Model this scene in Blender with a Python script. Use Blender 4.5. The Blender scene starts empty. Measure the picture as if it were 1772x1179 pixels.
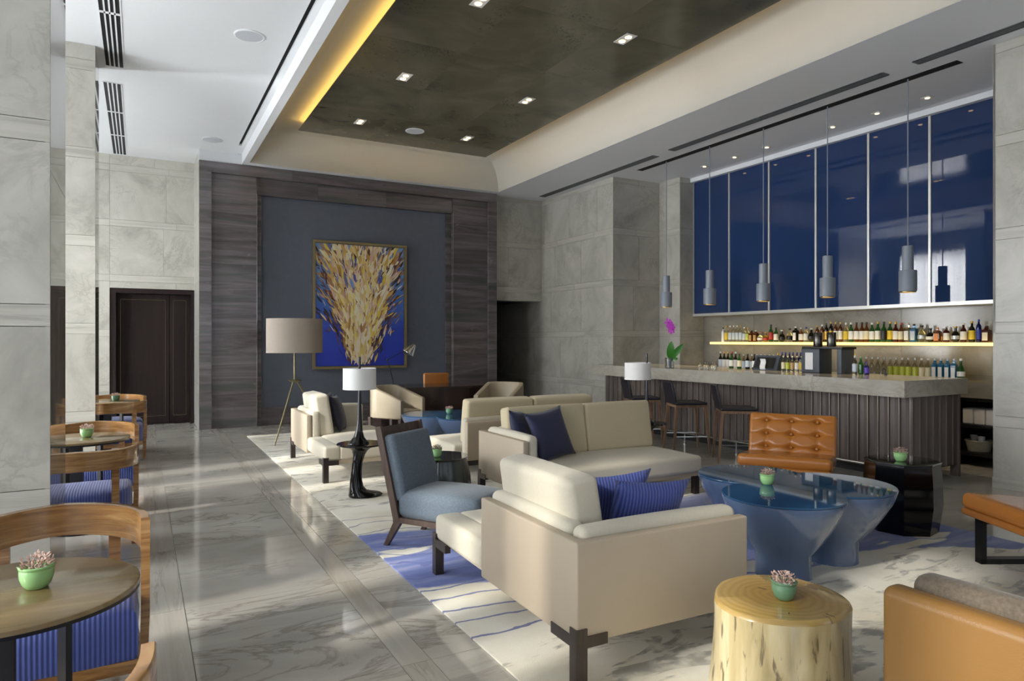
import bpy, math, random
from mathutils import Vector, Matrix
R = math.radians
PI = math.pi
random.seed(7)
S = bpy.context.scene
COL = S.collection

# ------------------------------------------------------------------ camera
cam_d = bpy.data.cameras.new('camera')
cam = bpy.data.objects.new('camera', cam_d); COL.objects.link(cam)
cam_d.sensor_width = 36.0
cam_d.lens = 36.0 * 1181 / 1772
cam_d.clip_start = 0.05; cam_d.clip_end = 200
cam.location = (0, 0, 1.45)
cam.rotation_euler = (R(90), 0, -math.atan(643 / 1181))
S.camera = cam
# ------------------------------------------------------------------ world, sun, window light, exposure
w = bpy.data.worlds.new('sky'); S.world = w; w.use_nodes = True
bg = w.node_tree.nodes['Background']
bg.inputs[0].default_value = (0.80, 0.88, 1.0, 1); bg.inputs[1].default_value = 1.0
def lamp(name, kind, energy, color=(1, 1, 1), loc=(0, 0, 0), rot=(0, 0, 0), size=None, angle=None, spot=None):
    d = bpy.data.lights.new(name, kind); d.energy = energy; d.color = color
    if size:
        d.shape = 'RECTANGLE'; d.size, d.size_y = size
    if angle is not None: d.angle = angle
    if spot: d.spot_size, d.spot_blend, d.shadow_soft_size = spot
    o = bpy.data.objects.new(name, d); COL.objects.link(o); o.location = loc; o.rotation_euler = rot
    return o
sun_dir = Vector((0.98, 0.20, -0.50)).normalized()
sun = lamp('sun', 'SUN', 3.4, (1.0, 0.95, 0.86), angle=R(2.6))
sun.rotation_euler = sun_dir.to_track_quat('-Z', 'Y').to_euler()
BAYS = [(-2.6, 0.2), (0.7, 4.2), (5.7, 8.4), (9.85, 12.75)]
for a, b in BAYS:   # daylight standing in each window of the left wall
    lamp('window_daylight', 'AREA', (8, 42, 100, 290)[BAYS.index((a, b))] * (b - a), (0.95, 0.975, 1.0), (-2.98, (a + b) / 2, 2.1), (0, R(-90), 0), (3.7, b - a)).data.spread = R(130)
for x in (-0.9, 2.3, 5.5):   # daylight in the windows of the wall behind the camera
    lamp('window_daylight', 'AREA', 2.5, (0.95, 0.97, 1.0), (x, -3.28, 2.2), (R(90), 0, 0), (2.6, 3.4))
S.view_settings.view_transform = 'Standard'; S.view_settings.look = 'None'
S.view_settings.gamma = 1.0; S.view_settings.use_curve_mapping = False
S.view_settings.exposure = 0.24
S.cycles.use_denoising = True
S.cycles.max_bounces = 10; S.cycles.diffuse_bounces = 5; S.cycles.glossy_bounces = 5; S.cycles.transmission_bounces = 8
S.cycles.transparent_max_bounces = 8; S.cycles.caustics_reflective = False; S.cycles.caustics_refractive = False
S.cycles.sample_clamp_indirect = 6.0

# ------------------------------------------------------------------ material helpers
def lin(c):
    if isinstance(c, str): c = tuple(int(c[i:i + 2], 16) / 255 for i in (0, 2, 4))
    return tuple((x / 12.92 if x <= 0.04045 else ((x + 0.055) / 1.055) ** 2.4) for x in c[:3]) + (1,)
class X:
    """a float socket with arithmetic"""
    def __init__(s, nt, k): s.nt, s.k = nt, k
    def op(s, o, *a, clamp=False):
        n = s.nt.nodes.new('ShaderNodeMath'); n.operation = o; n.use_clamp = clamp
        for i, q in enumerate((s,) + a):
            if isinstance(q, X): s.nt.links.new(q.k, n.inputs[i])
            else: n.inputs[i].default_value = q
        return X(s.nt, n.outputs[0])
    def __add__(s, o): return s.op('ADD', o)
    def __sub__(s, o): return s.op('SUBTRACT', o)
    def __mul__(s, o): return s.op('MULTIPLY', o)
    def __truediv__(s, o): return s.op('DIVIDE', o)
    def abs(s): return s.op('ABSOLUTE')
    def fract(s): return s.op('FRACT')
    def sin(s): return s.op('SINE')
    def inv(s): return s.op('MULTIPLY', -1.0) + 1.0
    def lt(s, o): return s.op('LESS_THAN', o)
    def gt(s, o): return s.op('GREATER_THAN', o)
    def max(s, o): return s.op('MAXIMUM', o)
    def min(s, o): return s.op('MINIMUM', o)
    def step(s, a, b):
        n = s.nt.nodes.new('ShaderNodeMapRange'); n.interpolation_type = 'SMOOTHSTEP'
        s.nt.links.new(s.k, n.inputs[0]); n.inputs[1].default_value = a; n.inputs[2].default_value = b
        return X(s.nt, n.outputs[0])
class MT:
    def __init__(s, name, rough=0.5, metal=0.0, spec=0.5, **kw):
        s.m = bpy.data.materials.new(name); s.m.use_nodes = True; s.nt = s.m.node_tree
        s.b = s.nt.nodes['Principled BSDF']
        s.b.inputs['Roughness'].default_value = rough; s.b.inputs['Metallic'].default_value = metal
        s.b.inputs['Specular IOR Level'].default_value = spec
        for k, v in kw.items(): s.b.inputs[k.replace('_', ' ')].default_value = v
    def pos(s, world=True, rnd=0.0, scale=(1, 1, 1)):
        nt = s.nt
        k = nt.nodes.new('ShaderNodeNewGeometry').outputs['Position'] if world else nt.nodes.new('ShaderNodeTexCoord').outputs['Object']
        if rnd:
            oi = nt.nodes.new('ShaderNodeObjectInfo').outputs['Random']
            vm = nt.nodes.new('ShaderNodeVectorMath'); vm.operation = 'MULTIPLY_ADD'
            nt.links.new(oi, vm.inputs[0]); vm.inputs[1].default_value = (rnd, rnd * 1.7, rnd * 0.6); nt.links.new(k, vm.inputs[2]); k = vm.outputs[0]
        mp = nt.nodes.new('ShaderNodeVectorMath'); mp.operation = 'MULTIPLY'; nt.links.new(k, mp.inputs[0]); mp.inputs[1].default_value = scale
        return mp.outputs[0]
    def xyz(s, v):
        n = s.nt.nodes.new('ShaderNodeSeparateXYZ'); s.nt.links.new(v, n.inputs[0]); return [X(s.nt, o) for o in n.outputs]
    def noise(s, v, scale, detail=4, dist=0.0, rough=0.5):
        n = s.nt.nodes.new('ShaderNodeTexNoise'); s.nt.links.new(v, n.inputs['Vector']); n.inputs['Scale'].default_value = scale
        n.inputs['Detail'].default_value = detail; n.inputs['Distortion'].default_value = dist; n.inputs['Roughness'].default_value = rough
        return X(s.nt, n.outputs['Fac'])
    def voro(s, v, scale, feat='F1'):
        n = s.nt.nodes.new('ShaderNodeTexVoronoi'); n.feature = feat; s.nt.links.new(v, n.inputs['Vector']); n.inputs['Scale'].default_value = scale
        return X(s.nt, n.outputs[0])
    def ramp(s, fac, stops):
        n = s.nt.nodes.new('ShaderNodeValToRGB'); s.nt.links.new(fac.k, n.inputs[0]); el = n.color_ramp.elements
        while len(el) < len(stops): el.new(0.5)
        for e, (p, c) in zip(el, stops): e.position = p; e.color = lin(c)
        return n.outputs[0]
    def mix(s, fac, a, b):
        n = s.nt.nodes.new('ShaderNodeMix'); n.data_type = 'RGBA'
        if isinstance(fac, X): s.nt.links.new(fac.k, n.inputs[0])
        else: n.inputs[0].default_value = fac
        for i, q in ((6, a), (7, b)):
            if isinstance(q, (str, tuple)): n.inputs[i].default_value = lin(q)
            else: s.nt.links.new(q, n.inputs[i])
        return n.outputs[2]
    def color(s, k):
        if isinstance(k, (str, tuple)): s.b.inputs['Base Color'].default_value = lin(k)
        else: s.nt.links.new(k, s.b.inputs['Base Color'])
        return s
    def rough(s, x): s.nt.links.new(x.k, s.b.inputs['Roughness']); return s
    def bump(s, x, strength=0.3, dist=0.01):
        n = s.nt.nodes.new('ShaderNodeBump'); n.inputs['Strength'].default_value = strength; n.inputs['Distance'].default_value = dist
        s.nt.links.new(x.k, n.inputs['Height']); s.nt.links.new(n.outputs[0], s.b.inputs['Normal']); return s
def plain(name, c, rough=0.5, metal=0.0, spec=0.5, grain=0.06, **kw):
    t = MT(name, rough, metal, spec, **kw)
    if grain:
        h = lin(c); v = t.noise(t.pos(False), 30, 3)
        a = tuple(x * (1 - grain) for x in h[:3]); b = tuple(min(1, x * (1 + grain)) for x in h[:3])
        n = t.nt.nodes.new('ShaderNodeMix'); n.data_type = 'RGBA'; t.nt.links.new(v.k, n.inputs[0])
        n.inputs[6].default_value = a + (1,); n.inputs[7].default_value = b + (1,); t.nt.links.new(n.outputs[2], t.b.inputs['Base Color'])
    else: t.color(c)
    return t.m
def emit(name, c, strength):
    t = MT(name); t.color(c); t.b.inputs['Emission Color'].default_value = lin(c); t.b.inputs['Emission Strength'].default_value = strength
    return t.m
M = {}
def stone(name, lo, mid, hi, vein, rnd, rough, sc=(1, 1, 1), vs=0.5):
    t = MT(name, rough); p = t.pos(True, rnd, sc)
    n1 = t.noise(p, 1.1, 8, 1.6, 0.62); n2 = t.noise(p, 2.3, 6, 3.2, 0.6); n3 = t.noise(p, 0.8, 5, 2.2)
    base = t.ramp(n1, [(0.30, lo), (0.48, mid), (0.70, hi)])
    v = ((n2 - 0.5).abs() * 18.0).min(1.0).inv() * n3.step(0.42, 0.66)
    t.color(t.mix(v * vs, base, vein)); return t.m
M['stone'] = stone('travertine', '949289', 'aaa89f', 'b9b7af', '7e7a71', 37.0, 0.28, vs=0.38)
M['stone_band'] = stone('travertine_band', '9a988f', 'aeaca3', 'bab8b0', '827e75', 21.0, 0.28, (0.35, 0.35, 7.0), 0.4)
M['stone_polished'] = stone('polished_stone', '847f75', '979389', 'a6a298', '6b655a', 11.0, 0.03, (0.6, 0.6, 0.6))
M['counter_stone'] = stone('counter_stone', '8d887d', 'a19c91', 'b2ada2', '767167', 9.0, 0.16, (0.7, 0.7, 1.4))
M['back_stone'] = stone('back_bar_stone', '6f6a60', '837e74', '938e84', '5e594f', 9.0, 0.14, (0.7, 0.7, 1.0))
def floor_mat(name, sc, rnd, lo, mid, hi):
    t = MT(name, 0.06, 0.0, 0.75); p = t.pos(True, rnd, sc)
    n1 = t.noise(p, 1.0, 7, 1.2, 0.6); n2 = t.noise(p, 1.3, 8, 2.6, 0.62); n3 = t.noise(p, 0.7, 3, 1.0)
    base = t.ramp(n1, [(0.28, lo), (0.5, mid), (0.72, hi)])
    v = ((n2 - 0.5).abs() * 26.0).min(1.0).inv() * n3.step(0.45, 0.62)
    t.color(t.mix(v * 0.52, base, '655e54')); t.rough(t.noise(p, 3.0, 3) * 0.05 + 0.035); return t.m
M['floor'] = floor_mat('floor_marble', (0.55, 1.7, 1), 13.0, '9f9b93', 'b0aca4', 'bdbab2')
M['floor_strip'] = floor_mat('floor_marble_strip', (5.0, 0.35, 1), 5.0, '9a948a', 'aea9a0', 'bab6ad')
def dark_marble(name):
    t = MT(name, 0.22); p = t.pos(True, 6.0, (0.28, 0.28, 4.2))
    n1 = t.noise(p, 1.7, 9, 0.9, 0.66); n2 = t.noise(p, 0.9, 4, 1.4)
    base = t.ramp(n1, [(0.25, '3b3838'), (0.45, '575153'), (0.6, '6a6466'), (0.8, '7d7878')])
    c = t.mix(n2.step(0.55, 0.7) * 0.7, base, '47504b')
    q = t.pos(True, 6.0, (1.6, 1.6, 1.0)); vv = ((t.noise(q, 1.4, 4, 2.0) - 0.5).abs() * 60.0).min(1.0).inv() * t.noise(q, 2.3, 2).step(0.66, 0.70)
    t.color(t.mix(vv * 0.35, c, 'a09b94')); return t.m
M['dark_marble'] = dark_marble('striated_dark_marble')
M['joint'] = plain('joint_filler', '6b675e', 0.7)
M['white_paint'] = plain('white_paint', 'dcdfe2', 0.6, grain=0.02)
M['grey_paint'] = plain('grey_ceiling_paint', 'dfe2e7', 0.65, grain=0.02)
M['cream_paint'] = plain('cream_cove_paint', 'bfbeb7', 0.7, grain=0.02)
def leaf_mat():
    t = MT('lacquered_leaf_panel', 0.12, 0.0, 0.35); p = t.pos(True, 9.0)
    n = t.noise(p, 1.3, 6, 1.0); sp = t.noise(p, 26, 4, 1.5) * 0.6 + t.noise(p, 1.2, 2) * 0.4
    c = t.ramp(n, [(0.3, '4d4a3a'), (0.5, '5a5644'), (0.7, '666150')])
    t.color(t.mix(sp.step(0.60, 0.64) * 0.6, c, '36342a')); return t.m
M['leaf'] = leaf_mat()
M['fabric_wall'] = plain('slate_fabric', '5b616d', 0.85, grain=0.12)
M['black'] = plain('black_paint', '0d0d0f', 0.45, grain=0.0)
M['slot'] = plain('slot_black', '060606', 0.9, grain=0.0)
M['speaker_grey'] = plain('speaker_mesh_grey', 'b9bec4', 0.7)
M['vent_grey'] = plain('vent_grey', '57595b', 0.5)
def wood(name, a, b, c, axis=(1, 12, 12), rough=0.3, coat=0.0, scale=2.0):
    t = MT(name, rough, Coat_Weight=coat, Coat_Roughness=0.12); p = t.pos(False, 3.0, axis)
    n = t.noise(p, scale, 6, 0.8, 0.6); k = t.noise(t.pos(False, 3.0, (2.2, 5, 5)), 1.6, 2)
    t.color(t.mix(k.step(0.63, 0.74) * 0.55, t.ramp(n, [(0.28, a), (0.5, b), (0.72, c)]), a)); return t.m
M['chair_wood'] = wood('amber_wood', '6b4826', '9a7143', 'bd9460', (1.2, 1.2, 14), 0.22, 0.5)
M['table_wood'] = wood('table_veneer', '71603f', '7d6a47', '887550', (1.2, 10, 10), 0.22, 0.4)
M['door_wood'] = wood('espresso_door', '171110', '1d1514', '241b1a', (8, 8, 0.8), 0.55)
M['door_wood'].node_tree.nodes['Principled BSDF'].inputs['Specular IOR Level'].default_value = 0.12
M['desk_wood'] = wood('desk_mahogany', '1d1211', '2b1a18', '38221f', (8, 8, 1.0), 0.18, 0.4)
M['walnut'] = wood('walnut', '5a4534', '745a44', '8a6d53', (10, 10, 0.8), 0.4)
M['dark_wood'] = wood('wenge', '231b19', '2e2523', '3a2f2b', (9, 9, 0.9), 0.35)
M['frame_brown'] = wood('brown_frame', '3e302a', '4d3d35', '5b4a41', (9, 9, 0.9), 0.4)
def bar_mat():
    t = MT('bar_panel', 0.36); p = t.pos(True, 4.0, (6, 6, 0.8)); t.color(t.ramp(t.noise(p, 1.2, 6), [(0.3, '4f4743'), (0.5, '5d5450'), (0.7, '6a615c')])); return t.m
M['bar_panel'] = bar_mat()
M['bar_edge'] = plain('bar_edge_metal', 'a39a90', 0.3, 0.7)
def leather(name, c, rough=0.38, bump=0.12, sc=240):
    t = MT(name, rough); h = lin(c); p = t.pos(False); n = t.noise(p, 2.2, 3)
    a = tuple(x * 0.90 for x in h[:3]) + (1,); b = tuple(min(1, x * 1.08) for x in h[:3]) + (1,)
    m = t.nt.nodes.new('ShaderNodeMix'); m.data_type = 'RGBA'; t.nt.links.new(n.k, m.inputs[0]); m.inputs[6].default_value = a; m.inputs[7].default_value = b
    t.nt.links.new(m.outputs[2], t.b.inputs['Base Color']); t.bump(t.voro(p, sc), bump, 0.002); return t.m
M['orange'] = leather('tan_orange_leather', 'ab6c2f', 0.2, 0.08)
M['dimmed_orange'] = leather('dimmed_orange_leather', '8a6638', 0.25)  # orange leather darkened and dulled: the armchair's dim light is in the colour
M['sofa_leather'] = leather('taupe_leather', 'b0a28e', 0.48)
M['tub_leather'] = leather('tub_leather', '9f937d', 0.42)
M['black_leather'] = leather('black_leather', '1d1b22', 0.4)
def cloth(name, c, sc=300, rough=0.9, bump=0.25, mott=0.10):
    t = MT(name, rough, Sheen_Weight=0.15); h = lin(c); p = t.pos(False); n = t.noise(p, 90, 3) * 0.7 + t.noise(p, 3, 3) * 0.3
    m = t.nt.nodes.new('ShaderNodeMix'); m.data_type = 'RGBA'; t.nt.links.new(n.k, m.inputs[0])
    m.inputs[6].default_value = tuple(x * (1 - mott) for x in h[:3]) + (1,); m.inputs[7].default_value = tuple(min(1, x * (1 + mott)) for x in h[:3]) + (1,)
    t.nt.links.new(m.outputs[2], t.b.inputs['Base Color']); t.bump(t.noise(p, sc, 2), bump, 0.002); return t.m
M['cream'] = cloth('cream_upholstery', 'c6bfad')
M['cushion_beige'] = cloth('beige_cushion', 'c4b899')
M['chair_blue'] = cloth('heathered_blue_grey', '5f6b76', 260, mott=0.5)
M['navy'] = cloth('navy_satin', '1f2547', 200, 0.55, 0.15)
M['boucle'] = cloth('taupe_boucle', '5f5548', 160, 0.95, 0.9, 0.8)
M['dark_navy'] = cloth('black_navy', '17182b', 200, 0.6, 0.15)
def ribbed(name, c0, c1, freq, ax):
    t = MT(name, 0.6, Sheen_Weight=0.3); v = t.xyz(t.pos(False))[ax]; wv = (v * freq).sin() * 0.5 + 0.5
    t.color(t.mix(wv, c0, c1)); t.bump(wv, 0.5, 0.004); return t.m
M['rib_seat'] = ribbed('ribbed_blue_seat', '2b3a78', '4a5ca6', 2 * PI / 0.016, 0)
M['rib_pillow'] = ribbed('ribbed_blue_pillow', '2a3578', '5062ac', 2 * PI / 0.017, 0)
M['blue_lacquer'] = plain('blue_lacquer', '506282', 0.07, 0.0, 0.6, 0.02, Coat_Weight=0.6, Coat_Roughness=0.02)
M['blue_top'] = plain('blue_back_painted_glass', '2c5173', 0.03, 0.0, 0.5, 0.02)
M['green_ceramic'] = plain('green_grey_ceramic', '2c3331', 0.18, 0.0, 0.5, 0.05)
M['smoke_glass'] = plain('smoked_glass_top', '10150f', 0.02, 0.0, 0.8, 0.0, Coat_Weight=0.6)
M['black_gloss'] = plain('black_gloss', '08080a', 0.10, 0.0, 0.5, 0.0)
M['blue_glass'] = plain('navy_glass', '1d3157', 0.015, 0.0, 0.6, 0.0)
M['steel'] = plain('brushed_steel', 'c9c9c6', 0.22, 1.0, grain=0.05)
M['steel_light'] = plain('pale_metal_trim', 'dcdcd8', 0.3, 0.6, grain=0.03)
M['brass'] = plain('aged_brass', '7d7458', 0.35, 1.0, grain=0.06)
M['gold_frame'] = plain('antique_gold', '8b7c58', 0.4, 0.6, grain=0.10)
M['pendant'] = plain('pendant_grey', '7d8590', 0.45, grain=0.03)
M['lamp_glow'] = emit('lamp_glow', 'ffcf87', 9.0)
M['down_glow'] = emit('downlight_glow', 'ffd493', 5.0)
M['cove_glow'] = emit('cove_led', 'ffcd66', 14.0)
M['shelf_glow'] = emit('shelf_glow', 'ffe08a', 1.25)
M['white_shade'] = plain('white_fabric_shade', 'f1f0ee', 0.8, grain=0.02)
M['taupe_shade'] = plain('taupe_fabric_shade', '9b9084', 0.8, grain=0.04)
M['pot_light'] = plain('light_green_glaze', '93c281', 0.14, 0, 0.5, 0.04, Coat_Weight=0.5)
M['pot_dark'] = plain('dark_green_glaze', '5a8065', 0.14, 0, 0.5, 0.05, Coat_Weight=0.5)
M['pebble'] = plain('white_pebble', 'd8d3c8', 0.8)
def succ_mat(name, a, b, c):
    t = MT(name, 0.55); t.color(t.ramp(t.noise(t.pos(False), 55, 2), [(0.3, a), (0.5, b), (0.7, c)])); return t.m
M['succ'] = succ_mat('succulent_pink', '8d6f62', 'c3a294', 'e2d3c6')
M['succ_green'] = succ_mat('succulent_green', '55604a', '8a7d68', 'b79e8b')
def stump_mats():
    t = MT('stump_bark_free_side', 0.30, Coat_Weight=0.35, Coat_Roughness=0.15); p = t.pos(False, 0, (6.0, 6.0, 1.1))
    b = t.ramp(t.noise(p, 2.4, 5, 0.6), [(0.25, 'a39266'), (0.42, 'c3b184'), (0.6, 'd6c8a0'), (0.8, 'bba676')])
    d = t.noise(t.pos(False, 0, (16, 16, 3.2)), 2.2, 4, 0.4).step(0.57, 0.66)
    gr = t.noise(t.pos(False, 0, (2.5, 2.5, 0.8)), 2.0, 3).step(0.52, 0.68)
    t.color(t.mix(d * 0.75, t.mix(gr * 0.6, b, '857f70'), '4d4230'))
    u = MT('stump_end_grain', 0.25, Coat_Weight=0.5, Coat_Roughness=0.12); q = u.pos(False); x, y, z = u.xyz(q)
    r = ((x * x + y * y).op('SQRT') + u.noise(q, 5, 3) * 0.07); ring = (r * 210.0).sin() * 0.5 + 0.5
    cr = u.noise(u.pos(False, 0, (6, 6, 1)), 2.4, 3, 1.2).step(0.68, 0.73)
    base = u.mix(ring * 0.30, u.ramp(r, [(0.0, 'ab843c'), (0.14, 'a5843f'), (0.26, 'b99b5c')]), '7d5f2c')
    u.color(u.mix(cr * 0.8, base, '3a2d1a')); return t.m, u.m
M['stump_side'], M['stump_top'] = stump_mats()
M['knot'] = plain('knot_brown', '7a4d2c', 0.4, grain=0.3)
M['crack'] = plain('crack_dark', '2c2116', 0.6)
def rug_mat():
    t = MT('hand_tufted_rug', 0.95, Sheen_Weight=0.2); p = t.pos(True); x, y, z = t.xyz(p)
    n = t.noise(p, 0.9, 3, 0.4); n2 = t.noise(p, 7, 3)
    yy = y + (n - 0.5) * 0.8 + x * 0.06 + (n2 - 0.5) * 0.05
    cream = t.ramp(t.noise(p, 1.6, 4), [(0.3, 'b9b199'), (0.5, 'd3cebe'), (0.7, 'dcd9ce')])
    blot = t.noise(t.pos(True, 0, (1.5, 4.2, 1)), 1.5, 5, 1.3, 0.55)
    ink = blot.step(0.535, 0.60) * t.noise(p, 9, 3).step(0.25, 0.6); thin = ((blot - 0.5).abs() * 30.0).min(1.0).inv() * t.noise(p, 1.3, 2).step(0.5, 0.6)
    far = yy.lt(2.95).max(yy.gt(5.9))
    base = t.mix(far * ink * 0.72, cream, '6f6d66'); base = t.mix(far * thin * 0.4, base, '7d7a72')
    low = (x - 1.5).max(0.0) * -0.30 + 3.95
    inb = (yy - low).step(0.0, 0.03) * yy.step(5.02, 5.07).inv()
    hole = t.noise(t.pos(True, 0, (0.8, 2.6, 1)), 1.0, 2).step(0.60, 0.62)
    blue = t.ramp(t.noise(t.pos(True, 0, (1.2, 5, 1)), 1.5, 4), [(0.3, '3f4f8f'), (0.5, '5a69a3'), (0.7, '8288ab')])
    st = ((yy * 5.2 + t.noise(p, 0.8, 2) * 2.0).fract() - 0.5).abs().lt(0.055) * yy.gt(3.0) * yy.lt(5.5)
    c = t.mix(inb * hole.inv(), base, blue)
    c = t.mix(st * 0.85, c, t.mix(yy.gt(5.05), '4a5792', '7d7d82'))
    t.color(c); t.bump(t.noise(p, 260, 2), 0.5, 0.004); return t.m
M['rug'] = rug_mat()
def canvas_mat():
    t = MT('painted_canvas', 0.45); p = t.pos(False); x, y, z = t.xyz(p)
    f = (z * 0.42 + t.noise(p, 3.0, 5, 1.0) * 0.35 - 0.1); t.color(t.ramp(f, [(0.05, '2430a8'), (0.35, '2b46b4'), (0.65, '4a78c4'), (0.95, '7ea4d4')])); return t.m
M['canvas'] = canvas_mat()
def vcol_mat():
    t = MT('impasto_paint', 0.4); n = t.nt.nodes.new('ShaderNodeVertexColor'); n.layer_name = 'paint'; t.color(n.outputs[0]); return t.m
M['strokes'] = vcol_mat()
def sheer_mat():
    m = bpy.data.materials.new('sheer_curtain'); m.use_nodes = True; nt = m.node_tree; nt.nodes.clear()
    o = nt.nodes.new('ShaderNodeOutputMaterial'); a = nt.nodes.new('ShaderNodeBsdfTranslucent'); b = nt.nodes.new('ShaderNodeBsdfDiffuse'); mx = nt.nodes.new('ShaderNodeMixShader')
    n = nt.nodes.new('ShaderNodeTexNoise'); n.inputs['Scale'].default_value = 120; cr = nt.nodes.new('ShaderNodeValToRGB')
    cr.color_ramp.elements[0].color = (0.8, 0.8, 0.8, 1); cr.color_ramp.elements[1].color = (0.95, 0.95, 0.95, 1)
    nt.links.new(n.outputs[0], cr.inputs[0]); nt.links.new(cr.outputs[0], a.inputs[0]); nt.links.new(cr.outputs[0], b.inputs[0])
    mx.inputs[0].default_value = 0.4; nt.links.new(a.outputs[0], mx.inputs[1]); nt.links.new(b.outputs[0], mx.inputs[2]); nt.links.new(mx.outputs[0], o.inputs[0]); return m
M['sheer'] = sheer_mat()
M['drape'] = succ_mat('patterned_drape', '5c6d80', '7e8ea0', 'a3b0bd')
def glass(name, c, rough=0.03, trans=1.0):
    return plain(name, c, rough, 0, 0.5, 0.0, Transmission_Weight=trans, IOR=1.45)
M['g_clear'] = glass('clear_glass', 'f2f6f4'); M['g_green'] = glass('green_glass', '2f7a35', trans=0.7); M['g_dark'] = glass('dark_glass', '14140f', trans=0.3)
M['g_amber'] = glass('amber_glass', '8a4a18', trans=0.7); M['g_blue'] = glass('cobalt_glass', '10186a', trans=0.5); M['g_sky'] = glass('sky_blue_glass', '3f8fc4', trans=0.6)
M['g_gold'] = glass('golden_glass', 'b8902a', trans=0.7); M['g_white'] = plain('frosted_white_glass', 'e3e8ef', 0.25); M['g_red'] = glass('dark_red_glass', '5a160f', trans=0.5)
for k, c in dict(white='eeece6', cream='e6dcb8', yellow='e0c02c', black='141414', gold='c7a24a', silver='c8ccd0', red='b03226', orange='d98a4a', blue='2b3c96', lime='c3cc4e', purple='4a349c', pale='c9d4dc', tan='b8925a', green='2f7a46').items():
    M['l_' + k] = plain('paper_' + k, c, 0.45, 0.6 if k in ('gold', 'silver') else 0.0, grain=0.03)
M['leaf_green'] = plain('glossy_leaf', '2f6b1f', 0.3, grain=0.2)
M['orchid'] = plain('orchid_petal', 'a01fa0', 0.5, grain=0.25)
M['stem'] = plain('plant_stem', '5d5a3a', 0.6)
M['paper'] = plain('white_paper', 'eceaea', 0.7)
M['basket'] = plain('white_basket', 'b9b4a2', 0.8, grain=0.15)
M['device'] = plain('device_grey', '3c434c', 0.45)
M['grinder'] = plain('steel_dark', '5d5b56', 0.25, 0.9)

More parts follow.
